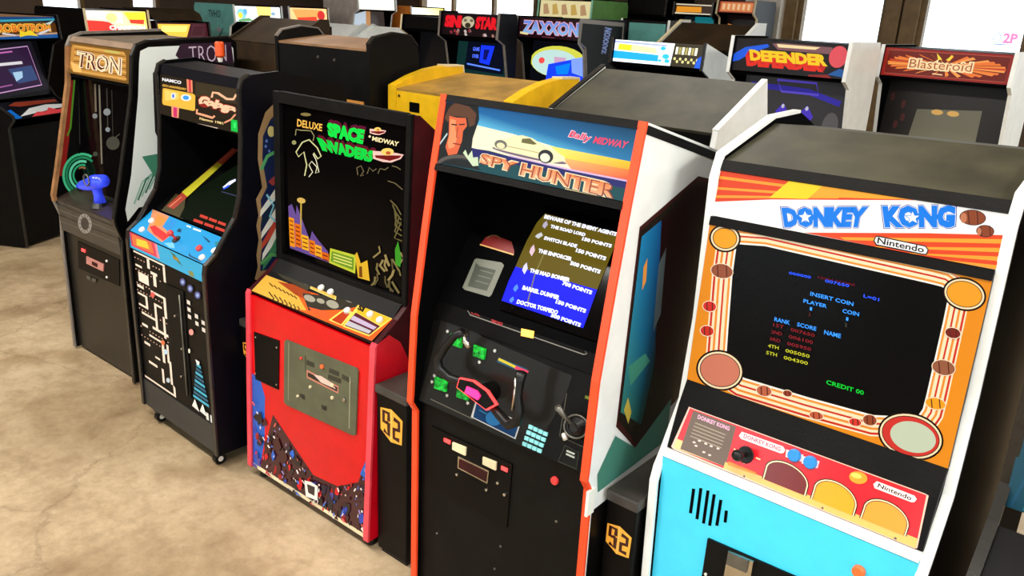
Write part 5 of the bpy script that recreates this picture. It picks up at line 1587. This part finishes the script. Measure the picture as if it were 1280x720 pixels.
far_cabinet('tall cabinet with blank cream marquee and pinkish gray side far left', -7.82, 6.78, 90, .60, 1.98, .70, .17, m_cream, s_pale, lit=BRIGHTLIT, side=mat('pinkish_gray_side', (196, 180, 170), .5), mold=WHITEMOLD, slit=BACKLIT)


def m_cr3(A):
    A.poly([(0, 0), (1, 0), (1, 1), (0, 1)], None, [(252, 250, 226), (255, 232, 80), (252, 240, 160), (250, 250, 240)])


def s_cr3(A):
    A.fill((226, 238, 240)); A.poly([(.1, .1), (.7, .1), (.65, .9), (.1, .9)], (190, 220, 226))


far_cabinet('cabinet with orange side, yellow-white marquee and pale screen far left', -7.72, 7.52, 86, .56, 1.86, .66, .15, m_cr3, s_cr3, lit=BRIGHTLIT, side=mat('orange_side', (226, 130, 30), .5), mold=WHITEMOLD, slit=BACKLIT)

# two white-sided machines, backs toward the camera, between the rows
for i, (x, y, lab) in enumerate(((-6.62, 5.05, 'white-sided cabinet with a peaked top seen from behind, left of its twin'), (-5.98, 5.12, 'white-sided cabinet with a peaked top seen from behind, right of its twin'))):
    R = thing('arcade_cabinet', lab, 'arcade machine', x, y)
    poly = [(0, .01), (0, 1.56), (.22, 1.69), (.46, 1.60), (.50, 1.0), (.66, .9), (.66, .01)]
    for s in (-1, 1):
        MB().prism(poly, -.30 if s < 0 else .284, -.284 if s < 0 else .30).build('side_panel', WHITEP, R)
    MB().box(-.284, .284, .01, .022, .02, 1.54).build('back_panel', mat('pale_teal_back', (150, 190, 190), .5) if i else WHITEP, R)
    MB().slab((.01, 1.545), (.22, 1.67), -.284, .284).build('top_slope', WHITEP, R)
    MB().box(-.284, .284, .42, .44, .9, 1.58).build('front', INSIDE, R)


# ---- row beyond the aisle, facing the camera
def m_sini(A):
    A.fill((22, 10, 14))
    for a, b, u0, u1 in (('SINI', 0, .05, .36), ('STAR', 0, .60, .97)):
        tx(A, a, u0, .10, u1, .66, (240, 24, 40), .08, .1); 
    for u, v, r, c in ((.47, .38, .11, (206, 196, 160)), (.47, .52, .05, (60, 50, 40)), (.42, .30, .03, (120, 110, 90)), (.53, .30, .03, (120, 110, 90))):
        A.disc((u, v), r, r * 2.4, c)
    rg = random.Random(4)
    for k in range(12):
        u = .08 + rg.random() * .84; v = .72 + rg.random() * .2
        A.poly([(u, v), (u + .03, v - .06), (u + .06, v + .06), (u + .02, v + .1)], rg.choice([(206, 190, 186), (170, 120, 110), (150, 50, 60)]))


def s_sini(A):
    A.fill((12, 40, 38)); A.poly([(.18, .05), (.84, .05), (.86, .42), (.16, .40)], (6, 10, 26)); A.poly([(.42, .08), (.66, .08), (.60, .32), (.42, .30)], (20, 50, 250)).poly([(.48, .13), (.58, .13), (.54, .26), (.48, .26)], (10, 14, 90))
    tx(A, 'GAME', .28, .11, .40, .16, (80, 110, 255), .03); tx(A, 'OVER', .28, .20, .40, .25, (80, 110, 255), .03); A.line([(.2, .33), (.8, .37)], .02, (90, 130, 255))


far_cabinet('black cabinet with red lettering on its marquee and a dark green screen surround', -4.44, 4.65, 0, .62, 1.845, .27, .165, m_sini, s_sini, mold=GRAYMOLD)


def s_cabL(A):
    A.fill((14, 14, 16)); A.poly([(.3, .50), (.95, .46), (.95, .62), (.3, .66)], (150, 190, 230)).poly([(.3, .64), (.98, .6), (.98, .84), (.3, .9)], (232, 242, 250))
    for u in (.45, .62, .8):
        A.disc((u, .73 - u * .02), .04, .028, (50, 70, 110), n=10)


far_cabinet('plain black cabinet with cream left edge, left of the red-lettered one', -5.10, 4.80, 0, .50, 1.80, .62, .10, None, s_cabL, mold=CREAM, slit=BACKLIT)


def m_zax(A):
    A.fill((36, 10, 20))
    tx(A, 'ZAXXON', .05, .10, .97, .84, (250, 180, 200), .09); tx(A, 'ZAXXON', .06, .14, .96, .80, (110, 140, 236), .045, 0, (150, 200, 250))
    A.poly([(.03, .72), (.17, .78), (.16, .88), (.03, .84)], (250, 232, 170)); A.line([(.4, .92), (.6, .94)], .04, (120, 60, 70))


def s_zax(A):
    A.fill((8, 8, 14))
    A.disc((.45, .26), .46, .20, (196, 196, 70)).disc((.40, .28), .38, .17, (176, 206, 200)).disc((.18, .26), .05, .04, (226, 70, 70)).poly([(.38, .2), (.58, .2), (.56, .28), (.4, .29)], (190, 150, 180))
    A.poly([(.30, .30), (.92, .16), (.90, .56), (.28, .56)], (24, 60, 250)).poly([(.66, .21), (.92, .16), (.9, .42), (.70, .38)], (120, 150, 255)).poly([(.42, .32), (.66, .26), (.64, .40), (.46, .42)], (10, 120, 255))


def sd_zax(A, up):
    A.line(up([(.03, 1.82), (.03, 1.66), (.10, 1.60), (.16, 1.2)]), .04, (120, 112, 104)).line(up([(.03, 1.82), (.62, 1.80), (.62, 1.5)]), .05, (130, 122, 112))
    q = up([(.36, 1.78), (.46, 1.77), (.40, 1.58), (.34, 1.58)])
    A.poly(q, (36, 30, 90)); A.text('ZAXXON', [q[3], q[0], q[1], q[2]], (140, 170, 240), bold=.03)


far_cabinet('dark cabinet with pale blue zigzag lettering and a bright blue screen', -4.06, 5.14, 0, .64, 1.835, .66, .15, m_zax, s_zax, mold=GRAYMOLD, side_art=sd_zax)

tl = far_cabinet('brown cabinet with a teal panelled side behind the dark zigzag-lettered one', -3.70, 5.95, 0, .46, 1.85, .5, .14, None, None, side=BROWN, mold=WHITEMOLD)
MB().box(-.14, .20, .05, .062, 1.55, 1.82).build('teal_panel', TEALP, tl, label='teal panel')


def m_blue(A):
    A.fill((236, 244, 252))
    A.poly([(0, .5), (.52, .56), (.52, .86), (0, .86)], (16, 150, 236)); A.poly([(0, .04), (.60, .08), (.60, .16), (0, .14)], (150, 160, 230))
    A.poly([(.05, .16), (.2, .18), (.48, .26), (.5, .5), (.04, .46)], (255, 232, 150)).poly([(.05, .18), (.2, .2), (.2, .46), (.05, .44)], (255, 200, 30))
    for u, v, r in ((.56, .25, .03), (.60, .6, .04), (.62, .8, .03), (.54, .8, .02)):
        A.disc((u, v), r, r * 3, (40, 170, 230), n=10)
    A.poly([(.68, 0), (1, 0), (1, 1), (.66, 1)], (40, 34, 20))
    for k in range(7):
        A.poly([(.70 + k * .034, .14), (.725 + k * .034, .14), (.722 + k * .034, .46), (.698 + k * .034, .46)], (246, 240, 200) if k % 2 == 0 else (150, 140, 80))
    for k in range(9):
        A.disc((.70 + k * .03, .66 + .12 * (k % 2)), .014, .07, (196, 186, 120), n=8)
    A.poly([(.94, .6), (1, .4), (1, 1), (.92, 1)], (20, 80, 226))


far_cabinet('white-sided cabinet with glowing blue, white and yellow marquee', -2.59, 4.30, 0, .64, 1.745, .60, .13, m_blue, None, side=WHITEP, mold=BLACKMOLD, lit=BRIGHTLIT, slope=.14, top=OLIVE)


def m_def(A):
    A.fill((20, 12, 12))
    A.poly([(0, .5), (.1, .26), (.3, .12), (.32, .2), (.16, .44), (.06, .68), (0, .74)], (20, 90, 226))
    A.poly([(.34, .10), (.42, .06), (.86, .10), (.86, .3), (.4, .28)], (130, 84, 90)).poly([(.38, .1), (.76, .12), (.72, .2), (.4, .2)], (250, 226, 170))
    A.disc((.92, .36), .075, .32, (230, 80, 90)).poly([(.86, .9), (.95, .7), (1, .74), (1, .95)], (30, 90, 160))
    for k in range(5):
        tx(A, 'DEFENDER', .13 - k * .004, .36 + k * .035, .84 - k * .004, .70 + k * .035, (200, 20, 20) if k < 4 else (230, 40, 20), .07, -.25)
    tx(A, 'DEFENDER', .14, .32, .85, .66, (250, 206, 20), .06, -.25)
    A.poly([(.70, .95), (.86, .9), (.9, 1), (.7, 1)], (140, 30, 30))


def s_def(A):
    A.fill((62, 60, 62)); A.poly([(.04, .0), (1, .06), (1, 1), (0, 1)], (70, 68, 70))
    A.line([(.06, .10), (.6, .12), (.9, .2)], .05, (70, 60, 200)).line([(.3, .04), (.66, .04), (.7, .14), (.36, .14)], .02, (110, 90, 240), True)
    for u in (.2, .40, .62):
        A.poly([(u - .06, .32), (u, .24), (u + .07, .34), (u + .02, .42), (u - .03, .42)], (90, 70, 226)).disc((u, .27), .015, .02, (230, 230, 250), n=8)
    A.disc((.12, .22), .02, .02, (230, 230, 230), n=8).disc((.85, .4), .07, .12, (110, 108, 110))


far_cabinet('white-sided cabinet with yellow and red block lettering and a violet screen print', -1.72, 4.12, 0, .63, 1.80, .50, .165, m_def, s_def, side=WHITEP, mold=WHITEMOLD, slit=DIMLIT)


def m_bomb(A):
    A.fill((150, 36, 30)); A.poly([(.03, .08), (.97, .08), (.97, .92), (.03, .92)], (112, 30, 22))
    rg = random.Random(9)
    for k in range(30):
        t = 2 * math.pi * k / 30 + rg.uniform(-.06, .06); d = .05
        x, y = math.cos(t), math.sin(t) * .9
        p = [(.5, .52), (.5 + .46 * x + d * .3 * y, .5 + .40 * y - .02), (.5 + .46 * x - d * .3 * y, .5 + .40 * y + .05)]
        p = [(min(max(a, .04), .96), min(max(b, .1), .9)) for a, b in p]
        A.poly(p, rg.choice([(240, 120, 50), (250, 160, 80), (210, 70, 40), (246, 140, 60)]))
    tx(A, 'Blasteroid', .21, .30, .72, .72, (252, 232, 180), .12); tx(A, 'Blasteroid', .22, .34, .71, .68, (250, 206, 150), .04)
    tx(A, 'Blasteroid', .223, .36, .708, .66, (150, 50, 30), -.01)
    A.poly([(.44, .34), (.42, .10), (.47, .30)], (250, 220, 60)).poly([(.50, .32), (.54, .14), (.55, .16), (.53, .34)], (250, 220, 60)).line([(.42, .82), (.5, .84)], .04, (250, 214, 160))
    A.line([(.03, .08), (.97, .08), (.97, .92), (.03, .92)], .012, (206, 110, 84), True)


def s_bomb(A):
    A.fill((22, 14, 12)); A.poly([(.28, .26), (.80, .22), (.82, .95), (.22, .95)], (120, 118, 100))
    for u in (.45, .58):
        A.disc((u, .27), .05, .025, (250, 200, 110), n=10)
    for u, v in ((.5, .78), (.55, .74)):
        A.disc((u, v), .012, .016, (240, 240, 240), n=8)
    rg = random.Random(2)
    for k in range(8):
        A.disc((rg.uniform(.04, .24), rg.uniform(.1, .9)), .02, .04, (84, 30, 30), n=7)


far_cabinet('white-edged cabinet with red starburst marquee and a gray inner panel', -1.11, 4.65, 0, .64, 1.79, .66, .145, m_bomb, s_bomb, side=WHITEP, mold=WHITEMOLD, slit=PRINT)

# machine behind the blue marquee, its back toward the camera
R = thing('arcade_cabinet', 'dark topped cabinet seen from behind with one tan and one white edge', 'arcade machine', -2.69, 5.0)
poly = [(0, .01), (0, 1.70), (.30, 1.86), (.42, 1.86), (.44, 1.0), (.6, .9), (.6, .01)]
for s in (-1, 1):
    sp = MB().prism(poly, -.29 if s < 0 else .272, -.272 if s < 0 else .29).build('side_panel', WHITEP, R)
    MB().ribbon(poly[1:4], -.292 if s < 0 else .27, -.27 if s < 0 else .292, .004, .003).build('edge_molding', CREAM if s < 0 else WHITEMOLD, sp)
MB().box(-.272, .272, .006, .018, .02, 1.68).build('back_panel', BLACK, R)
MB().slab((.006, 1.69), (.30, 1.845), -.272, .272).build('top_slope', BROWN, R)
MB().box(-.272, .272, .30, .42, 1.833, 1.845).build('top', BROWN, R)
MB().box(-.272, .272, .40, .42, .9, 1.83).build('front', INSIDE, R)


# ---- last row by the windows
def m_creamtext(A):
    A.fill((240, 226, 170))
    for k in range(5):
        A.poly([(.06 + k * .18, .25), (.14 + k * .18, .18), (.20 + k * .18, .8), (.08 + k * .18, .85)], (206, 170, 90) if k % 2 else (190, 150, 110))


far_cabinet('maroon cabinet with cream marquee and green side near the back windows', -4.90, 6.45, 0, .64, 1.99, .66, .155, m_creamtext, None, side=mat('green_side', (110, 170, 90), .5), mold=mat('pale_green_edge', (150, 220, 190), .4), lit=BACKLIT, top=MAROON)
bt = far_cabinet('tall plain black cabinet against the back wall, left of the orange-lit pair', -4.5, 7.25, 0, .46, 2.06, .6, .16, None, None)
far_cabinet('narrower black cabinet against the back wall beside the tall plain one', -5.02, 7.3, 0, .56, 2.02, .66, .16, None, None)


def m_o1(A):
    A.fill((60, 40, 30)); A.poly([(.0, .05), (1, .1), (1, .2), (0, .16)], (240, 226, 200)).poly([(.03, .3), (.7, .3), (.72, .8), (.03, .84)], (250, 160, 30)).poly([(0, .86), (1, .9), (1, 1), (0, 1)], (240, 230, 200))


def s_o1(A):
    A.fill((12, 24, 30)); A.poly([(.3, .0), (1, .0), (1, .5), (.3, .4)], (20, 120, 130))


far_cabinet('black cabinet with small orange and white marquee at the back wall', -3.96, 7.2, 0, .42, 2.02, .5, .10, m_o1, s_o1, lit=BACKLIT, slit=BACKLIT)


def m_o2(A):
    A.fill((150, 60, 40)); A.poly([(.05, .1), (.95, .1), (.95, .9), (.05, .9)], (226, 130, 70))
    for k in range(6):
        A.poly([(.1 + k * .14, .2), (.18 + k * .14, .25), (.17 + k * .14, .8), (.1 + k * .14, .7)], (246, 200, 150))


def s_o2(A):
    A.fill((16, 8, 8)); A.poly([(.05, .10), (.95, .18), (.95, .40), (.05, .34)], (230, 140, 60))


far_cabinet('black cabinet with pale orange marquee beside the gray pillar', -3.53, 7.2, 0, .38, 2.05, .5, .10, m_o2, s_o2, mold=CREAM, lit=BACKLIT, slit=BACKLIT)

# ---- sign on the window
sg = thing('window_sign', 'small blue and pink sign on the window above the starburst cabinet', 'sign', -1.46, 8.0365, z=1.78)
A = Art(Face((-.11, 0, 0), (1, 0, 0), (0, 0, 1), .22, .11))
A.line([(.16 + .12 * math.cos(t), .5 + .36 * math.sin(t)) for t in np.linspace(0, 6.28, 17)][:-1], .05, (60, 80, 220), True)
tx(A, '2P', .36, .12, .86, .86, (240, 120, 170), .05)
A.line([(.04, .96), (.5, .96)], .08, (80, 120, 230))
A.build('lettering', BRIGHTLIT, sg)
MB().box(-.11, .11, .002, .008, 0, .11).build('backing', PANE, sg)
